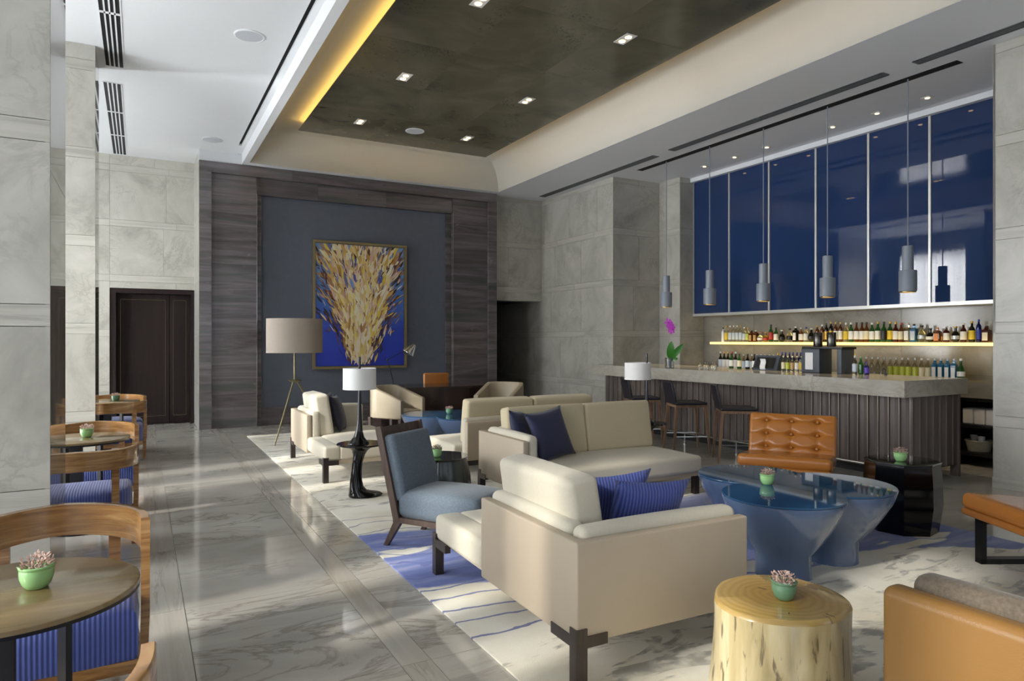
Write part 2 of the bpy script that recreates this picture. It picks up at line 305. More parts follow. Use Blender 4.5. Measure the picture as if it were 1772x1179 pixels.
# ------------------------------------------------------------------ mesh helpers
class MB:
    def __init__(s): s.v = []; s.f = []
    def add(s, vs, fs, mat=None):
        o = len(s.v)
        s.v += [tuple(mat @ Vector(p)) for p in vs] if mat is not None else [tuple(p) for p in vs]
        s.f += [tuple(i + o for i in f) for f in fs]; return s
    def box(s, x0, x1, y0, y1, z0, z1, mat=None):
        vs = [(x, y, z) for z in (z0, z1) for y in (y0, y1) for x in (x0, x1)]
        return s.add(vs, [(0, 2, 3, 1), (4, 5, 7, 6), (0, 1, 5, 4), (2, 6, 7, 3), (0, 4, 6, 2), (1, 3, 7, 5)], mat)
    def rbox(s, c, size, r=0.02, n=2, m=1, puff=(0, 0, 0), disp=None, mat=None):
        """rounded box; puff bulges faces; disp(u, v) pushes the +z face"""
        h = [q / 2 for q in size]; r = min([r] + [q * 0.999 for q in h])
        ax = []
        for k in range(3):
            cs = [math.tan(PI / 4 * i / n) for i in range(n + 1)]; inner = h[k] - r; mm = m if isinstance(m, int) else m[k]
            a = [-(inner + r * q) for q in reversed(cs)] + [-inner + 2 * inner * i / mm for i in range(1, mm)] + [inner + r * q for q in cs]
            ax.append(a)
        idx = {}; vs = []; fs = []
        def vid(p):
            key = tuple(round(q, 6) for q in p)
            if key in idx: return idx[key]
            inn = [max(-(h[k] - r), min(h[k] - r, p[k])) for k in range(3)]; d = Vector([p[k] - inn[k] for k in range(3)])
            if d.length > 1e-9: d = d.normalized() * r
            q = [inn[k] + d[k] for k in range(3)]
            u = [max(-1, min(1, q[k] / h[k])) for k in range(3)]
            for k in range(3):
                if puff[k]:
                    a, b = [j for j in range(3) if j != k]
                    q[k] += puff[k] * u[k] * (1 - u[a] ** 2) ** 0.6 * (1 - u[b] ** 2) ** 0.6
            if disp and p[2] > h[2] - 1e-6: q[2] += disp(u[0], u[1])
            idx[key] = len(vs); vs.append(tuple(q[k] + c[k] for k in range(3))); return idx[key]
        for k in range(3):
            a, b = (k + 1) % 3, (k + 2) % 3
            for sg in (-1, 1):
                for i in range(len(ax[a]) - 1):
                    for j in range(len(ax[b]) - 1):
                        q = []
                        for (ii, jj) in ((i, j), (i + 1, j), (i + 1, j + 1), (i, j + 1)):
                            p = [0, 0, 0]; p[k] = sg * h[k]; p[a] = ax[a][ii]; p[b] = ax[b][jj]; q.append(vid(p))
                        q = q if sg > 0 else q[::-1]
                        if len(set(q)) >= 3: fs.append(tuple(dict.fromkeys(q)))
        return s.add(vs, fs, mat)
    def lathe(s, prof, c=(0, 0, 0), n=24, sx=1, sy=1, cap=True, mat=None, wob=None):
        vs = []; fs = []
        for (r, z) in prof:
            for i in range(n):
                a = 2 * PI * i / n; k = wob(a, z) if wob else 1
                vs.append((c[0] + r * k * math.cos(a) * sx, c[1] + r * k * math.sin(a) * sy, c[2] + z))
        for j in range(len(prof) - 1):
            for i in range(n): fs.append((j * n + i, j * n + (i + 1) % n, (j + 1) * n + (i + 1) % n, (j + 1) * n + i))
        if cap: fs.append(tuple(range(n))[::-1]); fs.append(tuple((len(prof) - 1) * n + i for i in range(n)))
        return s.add(vs, fs, mat)
    def tube(s, pts, rad, n=8, cap=True, mat=None):
        pts = [Vector(p) for p in pts]; vs = []; fs = []
        for i, p in enumerate(pts):
            d = ((pts[min(i + 1, len(pts) - 1)] - pts[max(i - 1, 0)])).normalized()
            u = d.cross(Vector((0, 0, 1)));
            if u.length < 1e-3: u = Vector((1, 0, 0))
            u.normalize(); v = d.cross(u).normalized(); r = rad[i] if isinstance(rad, (list, tuple)) else rad
            for k in range(n):
                a = 2 * PI * k / n; vs.append(tuple(p + u * (r * math.cos(a)) + v * (r * math.sin(a))))
        for j in range(len(pts) - 1):
            for i in range(n): fs.append((j * n + i, j * n + (i + 1) % n, (j + 1) * n + (i + 1) % n, (j + 1) * n + i))
        if cap: fs.append(tuple(range(n))[::-1]); fs.append(tuple((len(pts) - 1) * n + i for i in range(n)))
        return s.add(vs, fs, mat)
    def bar(s, a, b, w, d, mat=None, w2=None, d2=None):
        """square-section bar from a to b (w along x, d along y)"""
        w2 = w if w2 is None else w2; d2 = d if d2 is None else d2
        vs = [(a[0] + i * w / 2, a[1] + j * d / 2, a[2]) for j in (-1, 1) for i in (-1, 1)] + [(b[0] + i * w2 / 2, b[1] + j * d2 / 2, b[2]) for j in (-1, 1) for i in (-1, 1)]
        return s.add(vs, [(0, 2, 3, 1), (4, 5, 7, 6), (0, 1, 5, 4), (2, 6, 7, 3), (0, 4, 6, 2), (1, 3, 7, 5)], mat)
    def prism(s, poly, z0, z1, mat=None):
        n = len(poly); vs = [(x, y, z0) for x, y in poly] + [(x, y, z1) for x, y in poly]
        return s.add(vs, [tuple(range(n))[::-1], tuple(range(n, 2 * n))] + [(i, (i + 1) % n, n + (i + 1) % n, n + i) for i in range(n)], mat)
    def mesh(s, name, smooth=40):
        me = bpy.data.meshes.new(name); me.from_pydata(s.v, [], s.f); me.update()
        if smooth:
            me.polygons.foreach_set('use_smooth', [True] * len(me.polygons)); me.set_sharp_from_angle(angle=R(smooth))
        return me
def bevel(me, off, seg=3, smooth=40):
    import bmesh
    bm = bmesh.new(); bm.from_mesh(me); bmesh.ops.bevel(bm, geom=bm.edges[:] + bm.verts[:], offset=off, segments=seg, affect='EDGES', profile=0.5); bm.to_mesh(me); bm.free()
    me.polygons.foreach_set('use_smooth', [True] * len(me.polygons)); me.set_sharp_from_angle(angle=R(smooth)); return me
def raw(name, me, mat, parent=None, loc=(0, 0, 0), rz=0, scale=(1, 1, 1)):
    o = bpy.data.objects.new(name, me); COL.objects.link(o)
    if mat is not None and not me.materials: me.materials.append(M[mat] if isinstance(mat, str) else mat)
    if parent is not None: o.parent = parent
    o.location = loc; o.rotation_euler = (0, 0, rz); o.scale = scale
    return o
def obj(name, mb, mat, parent=None, loc=(0, 0, 0), rz=0, smooth=40, label=None):
    o = raw(name, mb.mesh(name, smooth), mat, parent, loc, rz)
    if label: o['label'] = label
    return o
def tag(o, label, cat, group=None, kind=None):
    o['label'] = label; o['category'] = cat
    if group: o['group'] = group
    if kind: o['kind'] = kind
    return o
def thing(name, label, cat, loc=(0, 0, 0), rz=0, group=None):
    o = bpy.data.objects.new(name, None); COL.objects.link(o); o.location = loc; o.rotation_euler = (0, 0, rz); o.empty_display_size = 0.1
    return tag(o, label, cat, group)
def struct(name, mb, mat, label=None, smooth=0):
    o = obj(name, mb, mat, smooth=smooth); o['kind'] = 'structure'
    if label: o['label'] = label
    return o
def dup(root, loc, rz, label):
    r = root.copy(); COL.objects.link(r); r.location = loc; r.rotation_euler = (0, 0, rz); r['label'] = label
    for ch in list(root.children):
        c = ch.copy(); COL.objects.link(c); c.parent = r
        for g in ch.children:
            d = g.copy(); COL.objects.link(d); d.parent = c
    return r
UNIT = {}
def piece(name, mat, parent, x0, x1, y0, y1, z0, z1):
    """a box-shaped piece that shares one unit mesh per material"""
    if mat not in UNIT:
        me = MB().box(-0.5, 0.5, -0.5, 0.5, -0.5, 0.5).mesh('unit_piece', 0); me.materials.append(M[mat]); UNIT[mat] = me
    o = bpy.data.objects.new(name, UNIT[mat]); COL.objects.link(o); o.parent = parent
    o.location = ((x0 + x1) / 2, (y0 + y1) / 2, (z0 + z1) / 2); o.scale = (x1 - x0, y1 - y0, z1 - z0); return o
# ------------------------------------------------------------------ setting: floor
RUG = (1.41, 5.5, -1.2, 10.95)
fl = struct('floor', MB().box(-2.9, 9.3, -3.4, 14.8, -0.2, -0.012), 'joint', 'polished veined grey marble tile floor')
g = 0.0015
def tile(name, mat, x0, x1, y0, y1):
    if x0 > RUG[0] + .02 and x1 < RUG[1] - .02 and y0 > RUG[2] and y1 < RUG[3]: return
    piece(name, mat, fl, x0 + g, x1 - g, y0 + g, y1 - g, -0.012, 0.0)
ys = [-3.0 + 1.18 * i for i in range(15)]
for j in range(len(ys) - 1):
    y0, y1 = ys[j], min(ys[j + 1], 14.7)
    if y0 > 14: continue
    for x0, x1, m in ((-2.7, -1.8, 'floor'), (-1.8, -0.9, 'floor'), (-0.9, 0.03, 'floor'), (0.03, 0.21, 'floor_strip'), (0.21, 1.02, 'floor'), (1.02, 1.16, 'floor_strip'), (1.16, 1.75, 'floor'),
                      (1.75, 2.9, 'floor'), (2.9, 4.05, 'floor'), (4.05, 5.2, 'floor'), (5.2, 6.1, 'floor'), (6.1, 7.0, 'floor'), (7.0, 7.9, 'floor'), (7.9, 9.1, 'floor')):
        if y0 > 13.3 and x0 < 6: continue
        tile('floor_tile', m, x0, x1, y0, y1)
# ------------------------------------------------------------------ slab-clad walls
BANDS = [0.60, 1.52, 2.44, 3.36, 4.28]
def rows(z0, z1):
    out = []; z = z0
    for b in BANDS:
        for e, k in ((b, 'stone'), (b + 0.11, 'stone_band')):
            if e <= z + 0.02: continue
            t = min(e, z1)
            if t > z + 0.01: out.append((z, t, k)); z = t
    if z < z1 - 0.01: out.append((z, z1, 'stone'))
    return out
def slabs(parent, ax, const, a0, a1, z0, z1, face, seed=0, width=1.02, t=0.022, mats=None, rws=None):
    """clad a plane: ax 'x' = plane of constant x (pieces run along y); the face sits at const"""
    rnd = random.Random(seed)
    for (zz0, zz1, k) in (rws or rows(z0, z1)):
        a = a0; first = True
        while a < a1 - 1e-4:
            wd = width * (1.35 if k == 'stone_band' else 1.0)
            b = a + (wd * rnd.uniform(0.35, 1.0) if first else wd * rnd.uniform(0.9, 1.1)); first = False
            if b > a1 - 0.25: b = a1
            q = t + rnd.uniform(0, 0.0015); lo, hi = (const, const + q) if face < 0 else (const - q, const)
            k2 = mats or k; gg = 0.0018
            if ax == 'x': piece('slab', k2, parent, lo, hi, a + gg, b - gg, zz0 + gg, zz1 - gg)
            else: piece('slab', k2, parent, a + gg, b - gg, lo, hi, zz0 + gg, zz1 - gg)
            a = b
ZC, ZL, ZP = 4.38, 4.55, 4.80
# back wall: door wall on the left, bulkhead over the portal, recess with corridor on the right
wb = struct('wall_back', MB().box(-2.9, -0.45, 13.17, 13.5, 0, 4.7).box(-0.45, 0.83, 13.17, 13.5, 2.33, 4.7).box(0.853, 6.24, 12.42, 12.7, 0, 4.9)
            .box(6.24, 7.45, 12.35, 12.6, 2.29, 4.9), 'joint', 'grey travertine slab wall behind the lounge')
slabs(wb, 'y', 13.15, -2.7, -0.45, 0, ZL, -1, 1); slabs(wb, 'y', 13.15, -0.45, 0.83, 2.33, ZL, -1, 2)
slabs(wb, 'y', 12.33, 6.262, 7.42, 2.27, ZC, -1, 3)
slabs(wb, 'x', 0.83, 12.15, 13.15, 0, ZL, -1, 4)
piece('soffit_slab', 'stone', wb, 6.262, 7.42, 12.33, 12.7, 2.27, 2.29)
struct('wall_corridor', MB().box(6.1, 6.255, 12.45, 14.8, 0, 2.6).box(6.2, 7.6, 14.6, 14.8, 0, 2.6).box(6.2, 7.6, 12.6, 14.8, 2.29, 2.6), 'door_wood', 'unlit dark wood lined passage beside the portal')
# bulkhead above the portal
struct('trim_1', MB().box(0.83, 1.48, 12.13, 12.42, ZC, ZL), 'white_paint', 'white bulkhead above the dark marble portal')
# doors
struct('door_light_block', MB().box(-0.45, 0.83, 13.42, 13.5, 0, 2.33), 'slot', 'added dark panel behind the door that blocks light through its gaps')  # added black panel, keeps outside light from showing through the door gaps
d = bpy.data.objects.new('door_1', None); COL.objects.link(d); d['kind'] = 'structure'; d['label'] = 'dark espresso double door with thin bronze inlay lines'
obj('door_frame', MB().box(-0.45, -0.36, 13.17, 13.42, 0, 2.33).box(0.77, 0.83, 13.17, 13.42, 0, 2.33).box(-0.36, 0.77, 13.17, 13.42, 2.25, 2.33), 'door_wood', d, smooth=0)
for x0, x1 in ((-0.355, 0.44), (0.45, 0.765)):
    l = obj('door_leaf', MB().box(x0, x1, 13.35, 13.40, 0.01, 2.245), 'door_wood', d, smooth=0)
    i = 0.055
    for (a, b, c, e) in ((x0 + i, x1 - i, 0.14, 0.144), (x0 + i, x1 - i, 2.15, 2.154), (x0 + i, x0 + i + .004, 0.14, 2.154), (x1 - i - .004, x1 - i, 0.14, 2.154)):
        obj('inlay', MB().box(a, b, 13.345, 13.352, c, e), 'brass', l, smooth=0)
# dark marble portal
wp = struct('trim_2', MB().box(0.835, 6.255, 12.32, 12.42, 0, ZC), 'joint', 'striated dark marble portal framing the painting')
RW = [(0, .55, 0), (.55, 1.62, 0), (1.62, 2.72, 0), (2.72, 3.72, 0), (3.72, 4.2, 0)]
def dm(x0, x1, z0, z1, y0, name='slab', y1=12.33): piece(name, 'dark_marble', wp, x0 + .001, x1 - .001, y0, y1, z0 + .001, z1 - .001)
for z0, z1 in ((0, 1.1), (1.1, 2.25), (2.25, 3.3), (3.3, 4.2)):
    dm(0.835, 1.02, z0, z1, 12.12); dm(6.07, 6.255, z0, z1, 12.12)
for z0, z1, _ in RW:
    dm(1.02, 1.723, z0, z1, 12.17); dm(5.33, 6.07, z0, z1, 12.17); dm(1.723, 1.815, z0, z1 if z1 < 4 else 3.92, 12.27); dm(5.215, 5.33, z0, z1 if z1 < 4 else 3.92, 12.27)
for x0, x1 in ((0.835, 2.3), (2.3, 3.9), (3.9, 5.2), (5.2, 6.255)): dm(x0, x1, 4.2, ZC, 12.12, 'lintel_slab')
for x0, x1 in ((1.723, 2.75), (2.75, 4.0), (4.0, 5.33)): dm(x0, x1, 3.92, 4.2, 12.22, 'lintel_slab')
for x0, x1 in ((1.815, 3.5), (3.5, 5.215)): dm(x0, x1, 0, 0.30, 12.28, 'base_slab')
for x in (1.723, 5.325): piece('edge_bead', 'steel', wp, x, x + .006, 12.165, 12.175, 0, 3.92)
piece('fabric_panel', 'fabric_wall', wp, 1.817, 5.213, 12.30, 12.33, 0.30, 3.918)
# right wall with piers and the bar recess
wr = struct('wall_right', MB().box(7.445, 8.8, 9.875, 14.8, 0, 4.6).box(8.505, 9.4, 9.315, 9.9, 0, 4.6).box(9.072, 9.4, 3.0, 9.4, 0, 4.6)
            .box(7.445, 9.4, -3.4, 3.637, 0, 4.6), 'joint', 'grey travertine slab wall with piers around the bar')
slabs(wr, 'x', 7.42, 9.85, 14.6, 0, ZC, -1, 11); slabs(wr, 'y', 9.85, 7.42, 8.48, 0, ZC, -1, 12)
slabs(wr, 'x', 8.48, 9.29, 9.85, 0, ZC, -1, 13); slabs(wr, 'y', 9.29, 8.48, 9.05, 0, ZC, -1, 14)
slabs(wr, 'x', 9.05, 3.66, 9.29, 0, ZC, -1, 15, 1.25, mats='back_stone', rws=[(0, 1.02, 0), (1.02, 2.1, 0), (2.1, 3.2, 0), (3.2, 4.38, 0)])
slabs(wr, 'x', 7.42, -3.2, 3.66, 0, ZC, -1, 16)
piece('slab', 'stone', wr, 7.42, 9.05, 3.638, 3.66, 0, ZC)
piece('plinth', 'stone_band', wr, 7.405, 7.42, -3.2, 3.66, 0, 0.10)
# left wall with window bays (seen only as reflections) and wall behind the camera
ml = MB(); prev = -3.4
for a, b in BAYS:
    ml.box(-3.1, -2.7, prev, a, 0, 4.7); ml.box(-3.1, -2.7, a, b, 0, 0.25).box(-3.1, -2.7, a, b, 3.95, 4.7); prev = b
ml.box(-3.1, -2.7, prev, 13.5, 0, 4.7)
struct('wall_left', ml, 'stone', 'pale stone wall with tall windows')
for k, (a, b) in enumerate(BAYS):
    f = MB(); n = 3
    for i in range(n + 1):
        y = a + (b - a) * i / n; f.box(-2.95, -2.88, y - .03, y + .03, 0.25, 3.95)
    for z in (0.25, 1.1, 3.9): f.box(-2.95, -2.88, a, b, z, z + .05)
    struct('window_%d' % (k + 1), f, 'vent_grey', 'tall mullioned window')
mf = MB().box(-3.1, 9.4, -3.6, -3.2, 0, 0.4).box(-3.1, 9.4, -3.6, -3.2, 3.95, 4.9)
for a, b in ((-3.1, -2.3), (0.45, 0.95), (3.65, 4.15), (6.85, 9.4)): mf.box(a, b, -3.6, -3.2, 0.4, 3.95)
struct('wall_front', mf, 'stone', 'pale stone wall with tall windows')
# ceilings
struct('ceiling', MB().box(-2.9, 1.365, -3.4, 13.5, ZL, ZL + .1).box(1.415, 1.48, -3.4, 12.12, ZL, ZL + .04).box(1.36, 1.49, -3.4, 13.4, ZL + .10, ZL + .16).box(1.364, 1.416, 11.6, 12.4, ZL, ZL + .1), 'white_paint', 'smooth white ceiling above the aisle')
struct('trim_3', MB().box(1.366, 1.414, -3.3, 11.6, ZL + .03, ZL + .09), 'slot', 'dark shadow gap along the ceiling beam')
struct('trim_4', MB().box(1.48, 1.58, -3.4, 12.125, ZC, 4.9), 'white_paint', 'white ceiling beam edging the light cove')
X0, X1, Y0, Y1 = 1.58, 6.2, -2.6, 11.95
struct('ceiling_bar', MB().box(X1 + .01, 9.4, -3.4, 12.35, ZC, ZC + .25).box(1.58, X1 + .01, Y1 + .01, 12.35, ZC, ZC + .25).box(1.58, X1 + .01, -3.4, Y0 - .01, ZC, ZC + .25), 'grey_paint', 'flat grey painted ceiling over the bar')
cv = MB(); NS = 14; vs = []; fs = []
for i in range(NS + 1):
    a = PI / 2 * i / NS; dd = 0.62 * (1 - math.cos(a)); z = ZC + 0.56 * math.sin(a)
    vs += [(X0 + dd, Y0 + dd, z), (X1 - dd, Y0 + dd, z), (X1 - dd, Y1 - dd, z), (X0 + dd, Y1 - dd, z)]
for i in range(NS):
    for k in range(4): fs.append((i * 4 + k, (i + 1) * 4 + k, (i + 1) * 4 + (k + 1) % 4, i * 4 + (k + 1) % 4))
fs.append((NS * 4, NS * 4 + 1, NS * 4 + 2, NS * 4 + 3)); cv.add(vs, fs)
cove = struct('ceiling_cove', cv, 'cream_paint', 'curved cream light cove around the dark ceiling panel', 35)
px0, px1, py0, py1 = X0 + .63, X1 - .66, Y0 + .7, Y1 - .76
pan = struct('ceiling_panel', MB().box(px0 + .02, px1 - .02, py0 + .02, py1 - .02, ZP + .012, ZP + .035), 'joint', 'glossy dark olive lacquered panel ceiling')
nx, ny = 3, 10
for i in range(nx):
    for j in range(ny):
        piece('ceiling_tile', 'leaf', pan, px0 + (px1 - px0) * i / nx + .001, px0 + (px1 - px0) * (i + 1) / nx - .001, py0 + (py1 - py0) * j / ny + .001, py0 + (py1 - py0) * (j + 1) / ny - .001, ZP, ZP + .012)
led = MB(); q = 0.06
for (a, b, c, e) in ((px0 + q, px0 + q + .02, py0 + q, py1 - q), (px1 - q - .02, px1 - q, py0 + q, py1 - q)): led.box(a, b, c, e, ZP + .05, ZP + .065)
for k, (a, b, c, e) in enumerate(((px0 + q, px0 + q + .02, py0 + q, py1 - q), (px1 - q - .02, px1 - q, py0 + q, py1 - q), (px0 + .1, px1 - .1, py1 - q - .02, py1 - q))):
    o = obj('led_strip', MB().box(a, b, c, e, ZP + .05, ZP + .065), 'cove_glow', pan, smooth=0)
# columns
for (xr, ya, yb, lab, sd) in ((-0.395, 4.10, 4.88, 'square grey travertine column close to the round cafe table', 31), (-0.416, 8.40, 9.08, 'square grey travertine column further down the aisle', 32)):
    c = struct('column', MB().box(-1.45, xr - .022, ya + .022, yb - .022, 0, ZL), 'joint', lab)
    slabs(c, 'y', ya, -1.45, xr, 0, ZL, -1, sd, 1.2); slabs(c, 'y', yb, -1.45, xr, 0, ZL, 1, sd + 1, 1.2)
    slabs(c, 'x', xr, ya, yb, 0, ZL, 1, sd + 2, 2, mats='stone_polished', rws=[(0, 2.3, 0), (2.3, 4.55, 0)])
    slabs(c, 'x', -1.45, ya, yb, 0, ZL, -1, sd + 3, 2)
# rug
tag(obj('rug', MB().rbox(((RUG[0] + RUG[1]) / 2, (RUG[2] + RUG[3]) / 2, 0.006), (RUG[1] - RUG[0], RUG[3] - RUG[2], 0.012), 0.005, 1), 'rug'),
    'large cream rug with grey ink blotches and blue striped band', 'rug')
# ------------------------------------------------------------------ ceiling fittings
def grille(x0, x1, y0, y1, z, n, label, mat='white_paint', bars=1, group=None):
    t = thing('ceiling_vent', label, 'vent', (0, 0, 0), 0, group)
    f = 0.012
    obj('vent_frame', MB().box(x0 - f, x0, y0, y1, z - .006, z).box(x1, x1 + f, y0, y1, z - .006, z).box(x0, x1, y0 - f, y0, z - .006, z).box(x0, x1, y1, y1 + f, z - .006, z), mat, t, smooth=0)
    obj('vent_backing', MB().box(x0, x1, y0, y1, z - .0015, z), 'slot', t, smooth=0)
    p = (x1 - x0) / n
    for i in range(1, n): obj('slat', MB().box(x0 + p * i - p * .17, x0 + p * i + p * .17, y0, y1, z - .007, z - .001), mat, t, smooth=0)
    for i in range(1, bars): 
        y = y0 + (y1 - y0) * i / bars; obj('cross_bar', MB().box(x0, x1, y - .02, y + .02, z - .007, z - .001), mat, t, smooth=0)
    return t
grille(-0.34, -0.17, 4.6, 8.92, ZL, 4, 'white four-slot ceiling vent running towards the camera', bars=3)
grille(-0.39, -0.21, 9.5, 13.08, ZL, 4, 'white four-slot ceiling vent ending at the door wall', bars=3)
for y0, y1, lab in ((8.42, 11.9, 'grey linear ceiling vent by the tall travertine pier'), (4.62, 8.05, 'long grey linear ceiling vent above the bar front'), (1.2, 4.28, 'grey linear ceiling vent above the near stone pier')):
    grille(7.12, 7.24, y0, y1, ZC, 4, lab, 'vent_grey', bars=2)
def speaker(x, y, z, lab):
    t = thing('ceiling_speaker', lab, 'speaker', (x, y, z), 0, 'ceiling speakers')
    obj('rim', MB().lathe([(0.15, 0), (0.15, -0.006), (0.135, -0.010), (0.13, -0.006)], n=32, cap=False), 'white_paint', t)
    obj('grille', MB().lathe([(0.132, -0.007), (0.06, -0.008), (0.001, -0.008)], n=32), 'speaker_grey', t)
speaker(0.975, 7.37, ZL, 'round white ceiling speaker nearer the camera'); speaker(0.972, 11.46, ZL, 'round white ceiling speaker near the dark marble portal')
speaker(3.85, 10.32, ZP, 'round white speaker set in the dark ceiling panel')
def downlight(x, y, z, lab, grp, s=0.075, n=1, e=14, rz=0):
    t = thing('downlight', lab, 'light', (x, y, z), rz, grp)
    L = s * (1 if n == 1 else 1.8)
    obj('trim_ring', MB().box(-s, s, -L, L, -.006, -.001), 'white_paint', t, smooth=0)
    for k in range(n):
        yy = (k - (n - 1) / 2) * s * 1.6
        obj('lens', MB().lathe([(s * .5, 0), (s * .5, -.012), (s * .35, -.013)], (0, yy, 0), 16), 'down_glow', t)
    li = lamp('downlight_beam', 'SPOT', e, (1, 0.83, 0.6), (x, y, z - .03), (0, 0, 0), spot=(R(70), 0.6, 0.04)); return t
nm = ['in the far left corner', 'in the far right corner', 'in the middle of the left row', 'in the middle of the right row', 'in the near right', 'cut by the top edge']
for (x, y), k in zip([(2.95, 10.28), (4.75, 10.28), (2.945, 8.264), (4.737, 8.263), (4.725, 6.05), (2.945, 6.05)], nm):
    downlight(x, y, ZP, 'small square downlight %s of the dark ceiling panel' % k, 'downlights in the dark ceiling panel', 0.07, 2, 10, R(0))
ordn = ['first', 'second', 'third', 'fourth', 'fifth', 'sixth', 'seventh', 'eighth', 'ninth', 'tenth']
for k, y in enumerate((8.53, 7.87, 7.23, 6.11, 5.47, 4.83)):
    downlight(8.33, y, ZC, 'square warm downlight over the bar, %s from the tall pier' % ordn[k], 'downlights over the back bar', 0.05, 1, 16)
struct('trim_5', MB().box(7.49, 7.61, 4.04, 9.27, ZC - .004, ZC), 'slot', 'black recessed track above the bar')
# ------------------------------------------------------------------ bar
bar = thing('bar_counter', 'long bar with thick stone top and vertical brown panels', 'bar', (0, 0, 0))
obj('worktop', MB().box(6.6, 7.72, 4.05, 9.33, 0.885, 1.05), 'counter_stone', bar, smooth=0)
obj('carcass', MB().box(6.90, 7.66, 4.20, 9.31, 0.10, 0.885), 'black', bar, smooth=0)
obj('toe_kick', MB().box(7.0, 7.6, 4.28, 9.31, 0, 0.10), 'black', bar, smooth=0)
sl = MB().add([(0, 0, .13), (0.055, 0, .13), (0.055, .115, .13), (0.016, .113, .13), (0.016, .06, .13), (0.008, .02, .13)] + [(0, 0, .884), (0.055, 0, .884), (0.055, .115, .884), (0.016, .113, .884), (0.016, .06, .884), (0.008, .02, .884)],
              [(0, 1, 2, 3, 4, 5), (11, 10, 9, 8, 7, 6), (0, 6, 7, 1), (1, 7, 8, 2), (2, 8, 9, 3), (3, 9, 10, 4), (4, 10, 11, 5), (5, 11, 6, 0)]).mesh('panel', 0)
sl.materials.append(M['bar_panel'])
se = MB().box(-0.004, 0.014, -0.001, 0.007, .13, .884).mesh('edge_strip', 0); se.materials.append(M['bar_edge'])
for k in range(45):
    y = 4.14 + .1153 * k; o = raw('panel', sl, None, bar, (6.85, y, 0)); raw('edge_strip', se, None, o)
for k in range(7):
    o = raw('panel', sl, None, bar, (6.86 + .118 * (k + 1), 4.12, 0), R(90)); raw('edge_strip', se, None, o)
for c_ in ((6.845, 6.862, 4.115, 4.14, .13, .884), (7.66, 7.69, 4.11, 4.2, .0, .884)): obj('corner_post', MB().box(*c_), 'bar_panel', bar, smooth=0)
fr = thing('foot_rail', 'polished chrome foot rail along the foot of the bar', 'rail', (0, 0, 0))
obj('rail', MB().tube([(6.70, 4.3, .155), (6.70, 9.25, .155)], .016, 10), 'steel', fr)
for y in (4.5, 5.4, 6.3, 7.24, 8.2, 9.1):
    p = obj('rail_post', MB().lathe([(.012, 0), (.012, .15)], (6.70, y, 0), 10), 'steel', fr); obj('flange', MB().lathe([(.03, 0), (.03, .008), (.014, .012)], (6.70, y, 0), 14), 'steel', p)
bb = thing('back_bar', 'stone topped back bar under the bottle shelf', 'counter', (0, 0, 0))
obj('back_bar_top', MB().box(8.38, 9.045, 3.67, 9.28, 0.79, 0.96), 'back_stone', bb, smooth=0)
obj('back_bar_cabinet', MB().box(8.46, 9.04, 4.62, 9.28, 0.0, 0.79), 'black', bb, smooth=0)
fc = thing('open_cabinet', 'black open shelf cabinet below the back bar at the stone pier', 'cabinet', (0, 0, 0))
obj('cabinet_side', MB().box(8.42, 9.04, 3.68, 3.72, 0, .785), 'black', fc, smooth=0); obj('cabinet_side', MB().box(8.42, 9.04, 4.57, 4.61, 0, .785), 'black', fc, smooth=0)
obj('cabinet_back', MB().box(9.0, 9.04, 3.72, 4.57, 0, .785), 'black', fc, smooth=0)
for z in (0.14, 0.46, 0.765): 
    s_ = obj('shelf', MB().box(8.42, 9.0, 3.72, 4.57, z - .02, z + .018), 'black', fc, smooth=0)
    if z > .2: obj('shelf_handle', MB().box(8.40, 8.425, 4.0, 4.3, z - .006, z + .006), 'steel', s_, smooth=0)
# paper towel packs, baskets, cups in the cabinet
for k in range(6):
    y = 4.46 - k * .125
    tag(obj('napkin_stack', MB().rbox((0, 0, .09), (.3, .115, .18), .012, 2), 'paper', loc=(8.64, y, .479)), 'stack of white paper napkins on the upper cabinet shelf, %s from the bar' % ordn[k], 'napkins', 'napkin stacks')
for k, (y, r, h, lab) in enumerate(((4.40, .14, .12, 'round white basket of cups beside the bar end'), (4.06, .16, .13, 'wide white basket of cups in the middle of the cabinet'))):
    t = thing('basket', lab, 'basket', (8.62, y, .159), 0, 'white baskets')
    obj('basket_body', MB().lathe([(r * .8, 0), (r, h), (r * .96, h), (r * .76, .012)], n=20), 'basket', t)
    obj('basket_rim', MB().lathe([(r, h - .01), (r + .008, h), (r, h + .008), (r - .01, h)], n=20, cap=False), 'basket', t)
    for i in range(5):
        a = i * 1.3 + k; cx, cy = .5 * r * math.cos(a), .5 * r * math.sin(a)
        tag(obj('cup', MB().lathe([(.03, 0), (.042, .09), (.038, .088), (.026, .006)], n=14), 'paper', loc=(8.62 + cx, y + cy, .165 + .06 * (i % 2) + .02)), 'white cup heaped in the %s, %s one' % (('basket beside the bar end', 'wide middle basket')[k], ordn[i]), 'cup', 'heaped white cups')
for k, y in enumerate((3.86, 3.78)):
    tag(obj('small_bucket', MB().lathe([(.03, 0), (.042, .1), (.038, .1), (.027, .008)], n=16), 'paper', loc=(8.5, y, .159)), ('small white cup standing next to the wide basket', 'small white cup at the pier side of the cabinet')[k], 'cup')
